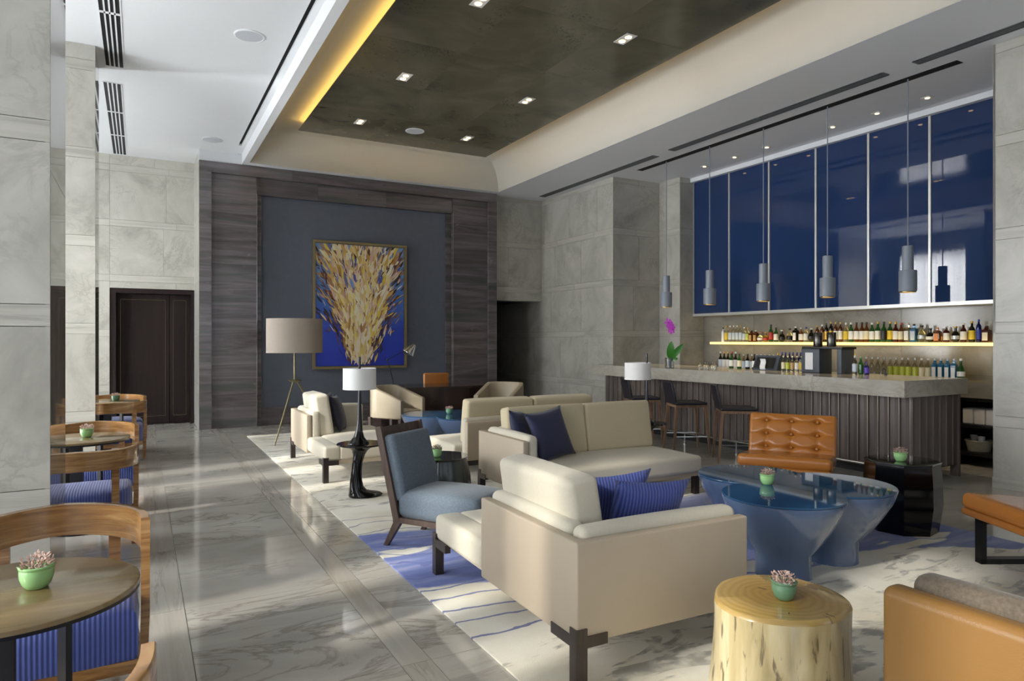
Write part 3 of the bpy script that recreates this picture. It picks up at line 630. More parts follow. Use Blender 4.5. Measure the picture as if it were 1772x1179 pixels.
# blue glass wall cabinet
bw = thing('glass_wall_panel', 'tall glossy navy glass panelling over the back bar with pale metal strips', 'panelling', (0, 0, 0))
DV = [9.285, 8.431, 7.593, 6.735, 5.902, 5.072, 3.68]
obj('panel_box', MB().box(8.82, 9.045, 3.67, 9.285, 1.93, 4.30), 'black', bw, smooth=0)
for a, b in zip(DV[:-1], DV[1:]): obj('glass_pane', MB().box(8.80, 8.82, b + .012, a - .012, 1.93, 4.30), 'blue_glass', bw, smooth=0)
for y in DV[:-1]: obj('metal_strip', MB().box(8.785, 8.822, y - .018, y + .012 if y < 9.2 else y, 1.93, 4.30), 'steel_light', bw, smooth=0)
obj('metal_trim', MB().box(8.78, 9.045, 3.67, 9.285, 1.885, 1.93), 'steel_light', bw, smooth=0)
obj('lit_reveal_strip', MB().box(8.72, 9.045, 3.67, 9.285, 4.30, 4.375), 'white_paint', bw, smooth=0)  # white box standing in for the lit strip of ceiling above the panes
# glowing shelf
sh = thing('bottle_shelf', 'thin glowing warm white glass shelf holding the upper bottles', 'shelf', (0, 0, 0))
obj('glowing_board', MB().box(8.78, 9.045, 4.27, 8.86, 1.385, 1.425), 'shelf_glow', sh, smooth=0)
for y in (5.0, 6.0, 7.1, 8.1): obj('shelf_bracket', MB().box(8.778, 9.045, y - .004, y + .004, 1.383, 1.385), 'brass', sh, smooth=0)
# ------------------------------------------------------------------ bottles
BC = {}
def bottle_parts(kind, h, w):
    key = (kind, round(h, 2), round(w, 3))
    if key in BC: return BC[key]
    r = w / 2
    if kind == 'wine': prof = [(r * .9, 0), (r, .01), (r, h * .55), (r * .75, h * .66), (r * .36, h * .76), (r * .34, h * .95)]
    elif kind == 'slim': prof = [(r * .92, 0), (r, .01), (r, h * .66), (r * .85, h * .74), (r * .38, h * .82), (r * .36, h * .92)]
    elif kind == 'round': prof = [(r * .6, 0), (r * .85, h * .08), (r, h * .3), (r * .85, h * .55), (r * .35, h * .7), (r * .3, h * .9)]
    elif kind == 'square': prof = [(r * .95, 0), (r, .008), (r, h * .68), (r * .9, h * .74), (r * .4, h * .80), (r * .38, h * .9)]
    else: prof = [(r * .92, 0), (r, .01), (r, h * .58), (r * .8, h * .68), (r * .4, h * .76), (r * .34, h * .92)]
    n = 4 if kind == 'square' else 14; rot = Matrix.Rotation(R(45), 4, 'Z') if kind == 'square' else None; sq = 1.3 if kind == 'square' else 1
    body = MB().lathe([(a * sq, b) for a, b in prof], n=n, mat=rot).mesh('glass_body', 35 if kind != 'square' else 30)
    cap = MB().lathe([(r * .40, h * .90), (r * .42, h * .91), (r * .42, h), (r * .36, h)], n=10).mesh('cap', 35)
    z0, z1 = (.14, .56) if kind != 'round' else (.2, .42)
    if kind == 'square': lab = MB().box(-r * .93 - .003, -r * .915, -r * .7, r * .7, h * .12, h * .6).mesh('paper_label', 0)
    else: lab = MB().lathe([(r + .0012, h * z0), (r + .0012, h * z1)], n=14, cap=False).mesh('paper_label', 35)
    BC[key] = (body, cap, lab); return BC[key]
def bottle(loc, h, w, kind, gm, cm, lm, label, group):
    t = thing('bottle', label, 'bottle', loc, 0, group); me = bottle_parts(kind, h, w)
    for nm_, m_, mt in (('glass_body', me[0], gm), ('cap', me[1], 'l_' + cm), ('paper_label', me[2], 'l_' + lm if lm else None)):
        if mt is None: continue
        o = bpy.data.objects.new(nm_, m_); COL.objects.link(o); o.parent = t
        if not m_.materials: m_.materials.append(None)
        o.material_slots[0].link = 'OBJECT'; o.material_slots[0].material = M[mt]
    return t
def ords(n):
    w20 = 'zeroth first second third fourth fifth sixth seventh eighth ninth tenth eleventh twelfth thirteenth fourteenth fifteenth sixteenth seventeenth eighteenth nineteenth twentieth'.split()
    if n <= 20: return w20[n]
    tens = {2: 'twenty', 3: 'thirty', 4: 'forty'}
    return (tens[n // 10] + '-' + w20[n % 10]) if n % 10 else {30: 'thirtieth', 40: 'fortieth'}[n]
GN = dict(g_clear='clear', g_green='green', g_dark='dark', g_amber='amber', g_blue='cobalt blue', g_sky='sky blue', g_gold='golden', g_white='frosted white', g_red='dark red')
UP = [(8.668, .25, 'slim', 'g_white', 'black', None), (8.591, .28, 'std', 'g_clear', 'gold', 'yellow'), (8.507, .28, 'std', 'g_clear', 'white', 'pale'), (8.424, .28, 'slim', 'g_clear', 'white', 'pale'),
 (8.349, .28, 'slim', 'g_clear', 'white', 'pale'), (8.272, .28, 'slim', 'g_clear', 'gold', 'pale'), (8.195, .25, 'std', 'g_clear', 'white', 'pale'), (8.12, .24, 'std', 'g_clear', 'gold', 'lime'),
 (8.041, .19, 'square', 'g_amber', 'black', 'tan'), (7.949, .19, 'square', 'g_amber', 'white', 'tan'), (7.858, .16, 'round', 'g_clear', 'orange', 'white'), (7.746, .16, 'round', 'g_gold', 'gold', 'red'),
 (7.644, .28, 'wine', 'g_green', 'black', 'red'), (7.545, .23, 'std', 'g_green', 'black', 'white'), (7.429, .19, 'round', 'g_dark', 'white', 'black'), (7.281, .21, 'round', 'g_clear', 'black', 'black'),
 (7.17, .24, 'square', 'g_dark', 'white', 'white'), (7.074, .22, 'std', 'g_amber', 'silver', 'white'), (6.984, .23, 'std', 'g_clear', 'blue', 'white'), (6.89, .21, 'round', 'g_dark', 'white', 'black'),
 (6.787, .25, 'slim', 'g_amber', 'gold', 'red'), (6.705, .26, 'slim', 'g_amber', 'silver', 'tan'), (6.634, .28, 'slim', 'g_dark', 'black', 'gold'), (6.558, .30, 'slim', 'g_dark', 'gold', 'gold'),
 (6.481, .29, 'slim', 'g_amber', 'gold', 'white'), (6.403, .29, 'slim', 'g_amber', 'gold', 'white'), (6.315, .28, 'std', 'g_clear', 'white', 'yellow'), (6.236, .28, 'std', 'g_green', 'white', 'white'),
 (6.151, .28, 'std', 'g_amber', 'black', 'white'), (6.068, .28, 'std', 'g_amber', 'black', 'white'), (5.999, .28, 'std', 'g_amber', 'black', 'cream'), (5.918, .27, 'std', 'g_green', 'white', 'white'),
 (5.831, .28, 'std', 'g_green', 'gold', 'white'), (5.746, .28, 'std', 'g_green', 'black', 'black'), (5.658, .28, 'std', 'g_green', 'gold', 'yellow'), (5.58, .27, 'std', 'g_red', 'gold', 'white'),
 (5.505, .26, 'std', 'g_amber', 'red', 'cream'), (5.418, .25, 'square', 'g_clear', 'white', 'white'), (5.334, .24, 'square', 'g_sky', 'black', 'pale'), (5.233, .22, 'round', 'g_clear', 'black', 'silver'),
 (5.124, .18, 'round', 'g_dark', 'black', 'white'), (5.033, .19, 'square', 'g_amber', 'orange', 'orange'), (4.924, .21, 'std', 'g_red', 'white', 'white'), (4.815, .20, 'round', 'g_dark', 'gold', 'silver'),
 (4.722, .24, 'std', 'g_red', 'white', 'white'), (4.624, .26, 'std', 'g_dark', 'gold', 'yellow'), (4.547, .28, 'slim', 'g_blue', 'blue', 'blue'), (4.46, .20, 'square', 'g_red', 'black', 'cream')]
for i, (y, h, k, gm, cm, lm) in enumerate(UP):
    w = {'slim': .058, 'std': .07, 'wine': .075, 'round': .098, 'square': .076}[k] * (1.15 if i == len(UP) - 1 else 1)
    bottle((8.90, y, 1.426), h, w, k, gm, cm, lm, '%s bottle with %s cap, %s from the orchid end on the glowing shelf' % (GN[gm], cm, ords(i + 1)), 'bottles on the glowing shelf')
LO = [(8.551, 'wine', 'g_dark', 'silver', 'pale', .30)] + [(y, 'wine', 'g_dark', c_, 'white', .30) for y, c_ in ((8.467, 'orange'), (8.382, 'gold'), (8.294, 'red'), (8.213, 'silver'))]
LO += [(y, 'std', 'g_clear', 'silver', 'pale', .265) for y in (8.122, 8.038, 7.955, 7.867, 7.765, 7.685, 7.603, 7.516, 7.435)] + [(7.351, 'std', 'g_red', 'gold', 'red', .29)]
LO += [(y, 'slim', 'g_blue', 'blue', 'white', .31) for y in (7.276, 7.211, 7.138, 7.074, 7.003, 6.94)] + [(6.79, 'std', 'g_clear', 'silver', None, .34), (6.279, 'std', 'g_clear', 'silver', None, .34), (6.208, 'std', 'g_clear', 'silver', None, .34)]
LO += [(6.129, 'std', 'g_clear', 'red', 'white', .31), (6.055, 'std', 'g_green', 'yellow', 'green', .31)]
LO += [(y, 'std', 'g_clear', 'silver', None, .27) for y in (5.962, 5.878, 5.792, 5.707, 5.622)] + [(y, 'std', 'g_clear', 'silver', 'lime', .27) for y in (5.538, 5.458, 5.376, 5.298, 5.209)]
LO += [(y, 'std', 'g_clear', 'white', 'cream', .27) for y in (5.127, 5.047)] + [(y, 'square', 'g_sky', 'silver', 'white', .265) for y in (4.963, 4.888, 4.809, 4.734)] + [(4.655, 'round', 'g_green', 'white', 'white', .27)]
for i, (y, k, gm, cm, lm, h) in enumerate(LO):
    w = {'slim': .056, 'std': .066, 'wine': .072, 'round': .085, 'square': .064}[k]
    bottle((8.72, y, 0.961), h, w, k, gm, cm, lm, '%s bottle with %s cap, %s from the orchid end on the back bar' % (GN[gm], cm, ords(i + 1)), 'bottles on the back bar')
for i, (x, y, gm, lm) in enumerate(((7.45, 7.10, 'g_green', 'white'), (7.45, 6.95, 'g_green', 'cream'), (7.45, 6.80, 'g_dark', 'pale'), (7.45, 6.68, 'g_dark', 'white'))):
    bottle((x, y, 1.051), .21, .062, 'wine', gm, 'black', lm, 'small %s bottle with %s label on the bar top, %s from the vase' % (GN[gm], lm, ordn[i]), 'small bottles on the bar top')
for i, y in enumerate((6.17, 6.10, 6.03, 5.96, 5.89)):
    bottle((7.42, y, 1.051), .20, .052, 'std', 'g_clear', 'cream', ('cream', 'lime', 'tan', 'white', 'yellow')[i], 'small mixer bottle with %s label on the bar top beside the till' % ('cream', 'lime', 'tan', 'white', 'yellow')[i], 'mixer bottles on the bar top')
for i, (y, gm, lm, h) in enumerate(((5.15, 'g_clear', 'pale', .22), (5.07, 'g_green', None, .20), (5.0, 'g_blue', 'purple', .15))):
    bottle((7.42, y, 1.051), h, .055, 'std', gm, ('silver', 'green', 'purple')[i], lm, 'short %s bottle on the bar top beside the grey machine' % GN[gm], 'small bottles on the bar top')
# till, machine, glasses, tap, orchid
t = thing('till', 'dark grey till with sloping screen and curled receipt on the bar', 'till', (7.46, 6.42, 1.05), R(0))
obj('till_body', MB().add([(-.12, -.2, 0), (.16, -.2, 0), (.16, -.2, .16), (-.04, -.2, .2), (-.12, .2, 0), (.16, .2, 0), (.16, .2, .16), (-.04, .2, .2)], [(0, 3, 2, 1), (4, 5, 6, 7), (0, 1, 5, 4), (1, 2, 6, 5), (2, 3, 7, 6), (3, 0, 4, 7)]), 'device', t, smooth=0)
obj('till_screen', MB().add([(-.118, -.15, .03), (-.052, -.15, .175), (-.052, .17, .175), (-.118, .17, .03)], [(0, 1, 2, 3)]), 'black', t, smooth=0, label='black sloping screen')
obj('receipt', MB().add([(-.125 - .01 * math.sin(k * 1.1), y, .01 + .024 * k) for k in range(7) for y in (-.03, .06)], [(2 * k, 2 * k + 1, 2 * k + 3, 2 * k + 2) for k in range(6)]), 'paper', t, label='curled white receipt')
t = thing('coffee_machine', 'grey box machine with two steel cylinders on the bar', 'machine', (7.42, 5.50, 1.05))
obj('machine_body', MB().rbox((0, .17, .15), (.24, .26, .30), .008, 2), 'device', t)
obj('machine_leg', MB().rbox((0, -.23, .15), (.24, .06, .30), .006, 2), 'device', t)
obj('machine_tray', MB().rbox((0, .0, .31), (.27, .56, .028), .006, 2), 'black', t)
for y in (.15, -.04): obj('steel_cylinder', MB().lathe([(.052, 0), (.054, .005), (.054, .17), (.05, .175)], (0, y, .325), 24), 'grinder', t)
obj('notice_card', MB().box(-.1235, -.1205, .13, .24, .04, .25), 'paper', t, smooth=0, label='white notice card')
for k in range(5):
    tag(obj('stemmed_glass', MB().lathe([(.026, 0), (.03, .04), (.022, .055), (.006, .06), (.005, .09), (.026, .096)], n=14), 'g_clear', loc=(7.10 + .03 * (k % 2), 7.36 - .072 * k, 1.051)), 'upturned stemmed glass on the bar top, %s from the orchid' % ordn[k], 'glass', 'upturned glasses')
t = thing('bar_tap', 'small black curved tap at the back of the bar', 'tap', (7.5, 4.82, 1.05))
obj('tap_base', MB().lathe([(.016, 0), (.016, .02), (.008, .025)], n=12), 'black', t); obj('tap_spout', MB().tube([(0, 0, .02), (0, 0, .06), (-.02, .01, .08), (-.04, .02, .06)], .007, 8), 'black', t)
t = thing('orchid', 'purple orchid in a clear glass vase on the bar end', 'orchid', (6.74, 7.60, 1.05))
obj('glass_vase', MB().lathe([(.06, 0), (.065, .005), (.065, .15), (.061, .15), (.061, .01)], n=20), 'g_clear', t)
obj('white_pot', MB().lathe([(.03, .006), (.042, .13), (.038, .13), (.028, .012)], (0, .012, 0), n=16), 'paper', t)
obj('flower_stem', MB().tube([(0, 0, .1), (.005, .02, .35), (.01, .03, .60), (.005, .01, .68)], .004, 6), 'stem', t)
def petal_leaf(L, W, up, bend, az, z0):
    b = MB(); n = 8; vs = []; rot = Matrix.Rotation(az, 4, 'Z')
    for i in range(n + 1):
        u = i / n; w_ = W * math.sin(PI * min(1, u * .92 + .06)) ** .8; x = L * u * math.cos(up - bend * u); z = z0 + L * u * math.sin(up - bend * u)
        vs += [(x, -w_, z + w_ * .25), (x, 0, z), (x, w_, z + w_ * .25)]
    fs = [];
    for i in range(n):
        for k in range(2): a = i * 3 + k; fs.append((a, a + 1, a + 4, a + 3))
    return b.add(vs, fs, rot)
def fan_leaf(L, W, th, out):
    rgt = Vector((.748, -.663, 0)); up_ = Vector((0, 0, 1)); fw = Vector((-.663, -.748, 0)); vs = []; n = 9
    for i in range(n + 1):
        u = i / n; c_ = rgt * (L * u * math.cos(th)) + up_ * (.12 + L * u * math.sin(th)) + fw * (out * math.sin(u * 2.2)); wv = (rgt * -math.sin(th) + up_ * math.cos(th)) * (W * math.sin(PI * min(1, u * .94 + .05)) ** .7)
        vs += [tuple(c_ - wv + fw * .006), tuple(c_), tuple(c_ + wv + fw * .006), tuple(c_ - fw * .003)]
    b_ = MB(); b_.add(vs, [(i * 4 + a, i * 4 + (a + 1) % 4, (i + 1) * 4 + (a + 1) % 4, (i + 1) * 4 + a) for i in range(n) for a in range(4)]); return b_
for a_ in ((.27, .055, R(84), .03), (.30, .045, R(50), .04), (.12, .03, R(10), .05)): obj('leaf', fan_leaf(*a_), 'leaf_green', t)
for k in range(5):
    c = Vector((.0 + random.uniform(-.03, .03), .03 - .03 * k + random.uniform(-.02, .02), .66 - .035 * (k % 3) - .015 * k)); fl_ = MB()
    for p in range(5):
        a = p * 2 * PI / 5 + k; fl_.add([(-.005, 0, 0), (-.012, .058 * math.cos(a - .4), .058 * math.sin(a - .4)), (-.006, .078 * math.cos(a), .078 * math.sin(a)), (-.012, .058 * math.cos(a + .4), .058 * math.sin(a + .4))], [(0, 1, 2, 3)], Matrix.Translation(c))
    fl_.lathe([(.012, -.01), (.014, 0), (.004, .012)], tuple(c), 8); obj('flower', fl_, 'orchid', t)
# pendants
for k, y in enumerate((8.592, 7.625, 6.613, 5.612, 4.594)):
    t = thing('pendant_lamp', 'grey cylinder pendant lamp over the bar, %s from the tall travertine pier' % ordn[k], 'pendant lamp', (7.55, y, 2.0), 0, 'pendant lamps over the bar')
    obj('cord', MB().lathe([(.007, .50), (.007, 2.376)], n=8), 'pendant', t)
    obj('lamp_tube', MB().lathe([(.058, .24), (.058, .505), (.05, .51), (.008, .512)], n=28), 'pendant', t)
    obj('lamp_shade', MB().lathe([(.088, .0), (.092, .004), (.092, .225), (.088, .235), (.058, .238)], n=32, cap=False), 'pendant', t)
    obj('brass_ring', MB().lathe([(.078, -.012), (.084, -.01), (.084, .006), (.076, .004)], n=28, cap=False), 'brass', t)
    obj('lamp_bulb', MB().lathe([(.076, .012), (.04, .010), (.002, .009)], n=24), 'lamp_glow', t)
    lamp('pendant_beam', 'SPOT', 14, (1, .80, .52), (7.55, y, 1.97), (0, 0, 0), spot=(R(110), 0.7, 0.05))
# bar stools
def stool(loc, face, label):
    t = thing('bar_stool', label, 'stool', loc, face, 'bar stools')      # local: sitter faces +x
    obj('seat', MB().rbox((0, 0, .635), (.42, .42, .035), .014, 2), 'black_leather', t)
    obj('seat_frame', MB().box(-.205, .205, -.205, .205, .585, .617), 'walnut', t, smooth=0)
    m = Matrix.Translation((-.20, 0, .64)) @ Matrix.Rotation(R(-12), 4, 'Y')
    obj('backrest', MB().rbox((0, 0, .13), (.03, .40, .30), .012, 2, mat=m), 'black_leather', t)
    for x, y in ((-.19, -.19), (-.19, .19), (.19, -.19), (.19, .19)):
        obj('leg', MB().bar((x * 1.25, y * 1.12, 0), (x, y, .60), .022, .022, w2=.038, d2=.038), 'walnut', t, smooth=0)
    obj('foot_bar', MB().box(-.2, .2, -.205, -.195, .205, .218), 'steel', t, smooth=0); obj('foot_bar', MB().box(.205, .215, -.2, .2, .205, .218), 'steel', t, smooth=0); obj('foot_bar', MB().box(-.2, .2, .195, .205, .205, .218), 'steel', t, smooth=0)
stool((6.31, 6.79, 0), R(-24), 'black leather bar stool with walnut legs, middle of the three at the bar')
stool((6.28, 7.66, 0), R(-22), 'black leather bar stool with walnut legs behind the white floor lamp shade')
stool((6.31, 5.94, 0), R(-36), 'black leather bar stool with walnut legs nearest the tufted orange chair')
# ------------------------------------------------------------------ painting
pt = thing('painting', 'large abstract painting of golden flame-like strokes on blue in a gilt frame', 'painting', (3.54, 12.27, .94))
W, Hh = 1.74, 2.295
obj('canvas', MB().box(-W / 2 + .05, W / 2 - .05, 0, .028, .05, Hh - .05), 'canvas', pt, smooth=0)
for nm_, a in (('frame_rail', (-W / 2, W / 2, -.03, .028, 0, .045)), ('frame_rail', (-W / 2, W / 2, -.03, .028, Hh - .045, Hh)), ('frame_stile', (-W / 2, -W / 2 + .045, -.03, .028, .045, Hh - .045)), ('frame_stile', (W / 2 - .045, W / 2, -.03, .028, .045, Hh - .045))):
    obj(nm_, MB().box(*a), 'gold_frame', pt, smooth=0)
def painting_strokes():
    rnd = random.Random(5); vs = []; fs = []; cols = []
    pal = ['e9d79a', 'd9bf72', 'c79a45', 'b07a35', '8a5a2b', '5a3420', '3a2218', 'f0e7c4', 'd8b7a0', 'c9a58f', 'e3c94d', 'efe6d8', '7a4a4a', 'b88a5a', 'f2e39a', '2a1a14']
    cool = ['5f86c2', '7d9cd0', '46549e', '8f94b5', '6d6f96']
    def ok(x, z): return -W / 2 + .06 < x < W / 2 - .06 and .06 < z < Hh - .06
    light = ['f1e6bd', 'ead69a', 'e0c67c', 'f3ecd6', 'e8cfb4', 'd9b7a2', 'e6cb55', 'f0dd8a', 'd3ac60', 'efe2c8']; mid = ['c79a45', 'b98a4c', 'c49a86', 'a87a52', 'b5853a', '9a6c48', 'cfa85a']; dark = ['5a3420', '3c2419', '6d3d26', '4a2d3c', '2b1a16', '7a4a2c']
    N = 2600
    for i in range(N):
        lay = i / N; u = rnd.random(); z0 = .03 + u * 2.12
        half = .19 + .72 * max(0, (z0 - .15) / 1.75) ** .9
        s_ = rnd.gauss(0, .50 if z0 < 1.5 else .62); x0 = s_ * half
        if abs(s_) > 1.5: continue
        edge = abs(s_) > .72
        ang = s_ * (.15 + .62 * min(1, z0 / 1.2)) + rnd.gauss(0, .22); L = rnd.uniform(.08, .34) * (.7 if edge else 1); wd = rnd.uniform(.008, .034) * (.55 if edge else 1)
        q = rnd.random() + (lay - .5) * .9 - (.45 if edge else 0)
        c = rnd.choice(dark if q < .24 else mid if q < .50 else light)
        if z0 > 1.35 and rnd.random() < (.22 if edge else .10): c = rnd.choice(cool)
        cv_ = rnd.uniform(-3.2, 3.2); n = 6; x, z, a = x0, z0, ang; o = len(vs); y = -.002 - .010 * lay; good = True; tmp = []
        for k in range(n + 1):
            ww = wd * math.sin(PI * (k + .35) / (n + .7)); tmp += [(x - ww * math.cos(a), y, z + ww * math.sin(a)), (x + ww * math.cos(a), y, z - ww * math.sin(a))]
            a += cv_ * L / n * (1 if k % 4 < 2 else -1.2); x += math.sin(a) * L / n; z += math.cos(a) * L / n
        if not good: continue
        if not ok(x0, z0): continue
        cl = lambda p: (max(-W / 2 + .052, min(W / 2 - .052, p[0])), p[1], max(.052, min(Hh - .052, p[2])))
        tmp = [cl(p) for p in tmp]; vs += tmp; cols += [lin(c)] * len(tmp)
        for k in range(n): fs.append((o + 2 * k, o + 2 * k + 1, o + 2 * k + 3, o + 2 * k + 2))
    b = MB(); b.add(vs, fs); o = obj('brush_strokes', b, 'strokes', pt, smooth=0); o['kind'] = 'stuff'
    ca = o.data.color_attributes.new('paint', 'FLOAT_COLOR', 'POINT'); ca.data.foreach_set('color', [q for c in cols for q in c])
painting_strokes()
# ------------------------------------------------------------------ sofas
def sofa(name, label, loc, rz, L, back, arms, cushions, seat, depth=.87, sdep=.97):
    """local: back outer face on y=0, sitter faces -y, x runs along the length"""
    t = thing(name, label, 'sofa', loc, rz, 'beige lounge sofas')
    b0, b1 = back; pt_, pd = .055, .10
    poly = [(b0, 0), (b1, 0), (b1, -pt_), (b0 + pt_, -pt_), (b0 + pt_, -depth), (b0, -depth)] if arms == 'L' else [(b0, 0), (b1, 0), (b1, -depth), (b1 - pt_, -depth), (b1 - pt_, -pt_), (b0, -pt_)]
    raw('shell_panel', bevel(MB().prism(poly[::-1], .20, .62).mesh('shell_panel'), .010), 'sofa_leather', t)
    i0 = b0 + (pt_ + pd if 'L' in arms else 0); i1 = b1 - (pt_ + pd if 'R' in arms else 0)
    obj('back_pad', MB().rbox(((i0 + i1) / 2, -pt_ - pd / 2, .465), (i1 - i0, pd, .375), .035, 3, (6, 1, 1), (0, 0, .012)), 'cream', t)
    for s_ in arms:
        x = b0 + pt_ / 2 if s_ == 'L' else b1 - pt_ / 2; sg = 1 if s_ == 'L' else -1
        obj('arm_pad', MB().rbox((x + sg * (pt_ + pd) / 2, -pt_ - (depth - pt_) / 2 - .0, .465), (pd, depth - pt_ - .02, .375), .035, 3, (1, 6, 1), (0, 0, .012)), 'cream', t)
    s0, s1 = seat
    obj('seat_base', MB().box(s0 + .01, s1 - .01, -sdep + .03, -.06, .19, .235), 'sofa_leather', t, smooth=0)
    obj('seat_cushion', MB().rbox(((s0 + s1) / 2, -pt_ - pd - (sdep - pt_ - pd) / 2 + .0, .30), (s1 - s0, sdep - pt_ - pd, .15), .035, 3, (8, 5, 1), (0, 0, .022)), 'cream', t)
    # the part of the seat beyond the back panel runs to the back edge
    for (e0, e1) in ((s0, b0), (b1, s1)):
        if e1 - e0 > .2: obj('seat_end_cushion', MB().rbox(((e0 + e1) / 2, -.09, .30), (e1 - e0 - .004, .17, .148), .03, 3, (4, 1, 1), (0, 0, .01)), 'cream', t)
    for (c0, c1) in cushions:
        m = Matrix.Translation(((c0 + c1) / 2, -pt_ - pd - .085, .38)) @ Matrix.Rotation(R(-9), 4, 'X')
        obj('back_cushion', MB().rbox((0, 0, .225), (c1 - c0 - .006, .155, .465), .03, 3, (6, 1, 5), (.004, .014, .008), mat=m), 'cream' if abs(rz - R(90)) < .1 else 'cushion_beige', t)
    lx = sorted({s0 if s0 <= b0 else b0, s1 if s1 >= b1 else b1})
    for x, sg in ((lx[0], 1), (lx[-1], -1)):
        for y, sy in ((0, -1), (-sdep + .06, 1)):
            lg = obj('leg', MB().box(x - sg * .006, x + sg * .048, min(y - sy * .006, y + sy * .048), max(y - sy * .006, y + sy * .048), .012, .265), 'dark_wood', t, smooth=0)
            obj('leg_bracket', MB().box(min(x - sg * .0055, x + sg * .20), max(x - sg * .0055, x + sg * .20), min(y - sy * .0055, y + sy * .03), max(y - sy * .0055, y + sy * .03), .185, .232)
                .box(min(x - sg * .0055, x + sg * .03), max(x - sg * .0055, x + sg * .03), min(y - sy * .0055, y + sy * .15), max(y - sy * .0055, y + sy * .15), .185, .232), 'dark_wood', lg, smooth=0)
    return t
sofa('sofa', 'cream daybed sofa with taupe leather back nearest the camera', (1.565, 2.32, 0), R(89), 1.6, (0, .93), 'L', [(.20, .92)], (.155, 1.62), .96, 1.02)
sofa('sofa', 'beige sofa facing the camera with two navy pillows', (2.75, 5.70, 0), 0, 1.85, (0, 1.83), 'L', [(.165, 1.02), (1.02, 1.82)], (.155, 1.85), .84)
sofa('sofa', 'beige sofa facing the desk, its back to the navy pillows', (4.66, 6.27, 0), R(180), 1.8, (0, 1.76), 'L', [(.14, .92), (.92, 1.71)], (.155, 1.84))
sofa('sofa', 'cream daybed sofa beside the tripod floor lamp', (1.62, 6.93, 0), R(90), 1.7, (.82, 1.72), 'R', [(.84, 1.53)], (0, 1.57))
# pillows
def pillow(label, mat, loc, rot, s=.45, th=.13, group='throw pillows'):
    n = 14; vs = []; fs = []
    for side in (-1, 1):
        for i in range(n + 1):
            for j in range(n + 1):
                u, v = 2 * i / n - 1, 2 * j / n - 1
                k = 1 - .10 * (1 - u * u) * 0 ; x = s / 2 * u * (1 - .09 * (1 - v * v)); z = s / 2 * v * (1 - .09 * (1 - u * u))
                y = side * th / 2 * ((1 - abs(u) ** 2.6) * (1 - abs(v) ** 2.6)) ** .55
                vs.append((x, y, z + s / 2))
    def id_(sd, i, j): return sd * (n + 1) ** 2 + i * (n + 1) + j
    for sd in (0, 1):
        for i in range(n):
            for j in range(n):
                q = (id_(sd, i, j), id_(sd, i + 1, j), id_(sd, i + 1, j + 1), id_(sd, i, j + 1)); fs.append(q if sd == 0 else q[::-1])
    b = MB(); b.add(vs, fs); me = b.mesh('pillow', 60)
    import bmesh
    bm = bmesh.new(); bm.from_mesh(me); bmesh.ops.remove_doubles(bm, verts=bm.verts, dist=.0005); bm.to_mesh(me); bm.free()
    o = raw('pillow', me, mat, None, loc); o.rotation_euler = rot
    return tag(o, label, 'pillow', group)
pillow('square navy satin pillow partly behind the other on the sofa', 'navy', (3.07, 5.33, .385), (R(-14), R(4), R(38)))
pillow('square navy satin pillow in front on the beige sofa', 'navy', (3.29, 5.17, .385), (R(-20), R(-6), R(14)), .47)
pillow('ribbed royal blue pillow leaning on the near sofa arm', 'rib_pillow', (2.17, 2.72, .385), (R(22), R(3), R(-6)), .43)
pillow('ribbed royal blue pillow half hidden behind the cream back cushion', 'rib_pillow', (2.20, 3.00, .385), (R(24), R(-3), R(-10)), .42)
pillow('dark navy pillow propped on the daybed beside the tripod lamp', 'dark_navy', (2.10, 8.02, .385), (R(-16), R(3), R(66)), .44)
pillow('dark navy pillow tucked behind another on the far daybed', 'dark_navy', (2.05, 8.24, .385), (R(-14), R(-4), R(58)), .44)
# ------------------------------------------------------------------ blue-grey lounge chair
t = thing('lounge_chair', 'armless blue-grey heathered lounge chair with dark wood frame', 'chair', (1.93, 4.43, 0), R(34))    # local: faces -y
wd = .49
obj('seat_cushion', MB().rbox((0, -.02, .305), (wd - .02, .66, .17), .05, 4, (6, 6, 1), (0, 0, .035)), 'chair_blue', t)
obj('seat_rail', MB().box(-wd / 2, wd / 2, -.33, .33, .185, .222), 'frame_brown', t, smooth=0)
m = Matrix.Translation((0, .283, .34)) @ Matrix.Rotation(R(-14), 4, 'X')
obj('back_cushion', MB().rbox((0, .0, .225), (wd - .03, .085, .47), .03, 3, (5, 1, 5), (0, .018, 0), mat=m), 'chair_blue', t)
m2 = Matrix.Translation((0, .305, .20)) @ Matrix.Rotation(R(-14), 4, 'X')
bf = obj('back_frame', MB().box(-wd / 2, wd / 2, -.005, .02, 0, .655, m2).box(-wd / 2 - .004, -wd / 2 + .018, -.03, .02, 0, .66, m2).box(wd / 2 - .018, wd / 2 + .004, -.03, .02, 0, .66, m2), 'frame_brown', t, smooth=0)
for x in (-wd / 2 + .02, wd / 2 - .02):
    obj('leg', MB().bar((x, .40, 0.012), (x, .29, .20), .028, .035, w2=.04, d2=.06), 'frame_brown', t, smooth=0)
    obj('leg', MB().bar((x, -.31, 0.012), (x, -.30, .20), .028, .03, w2=.04, d2=.045), 'frame_brown', t, smooth=0)
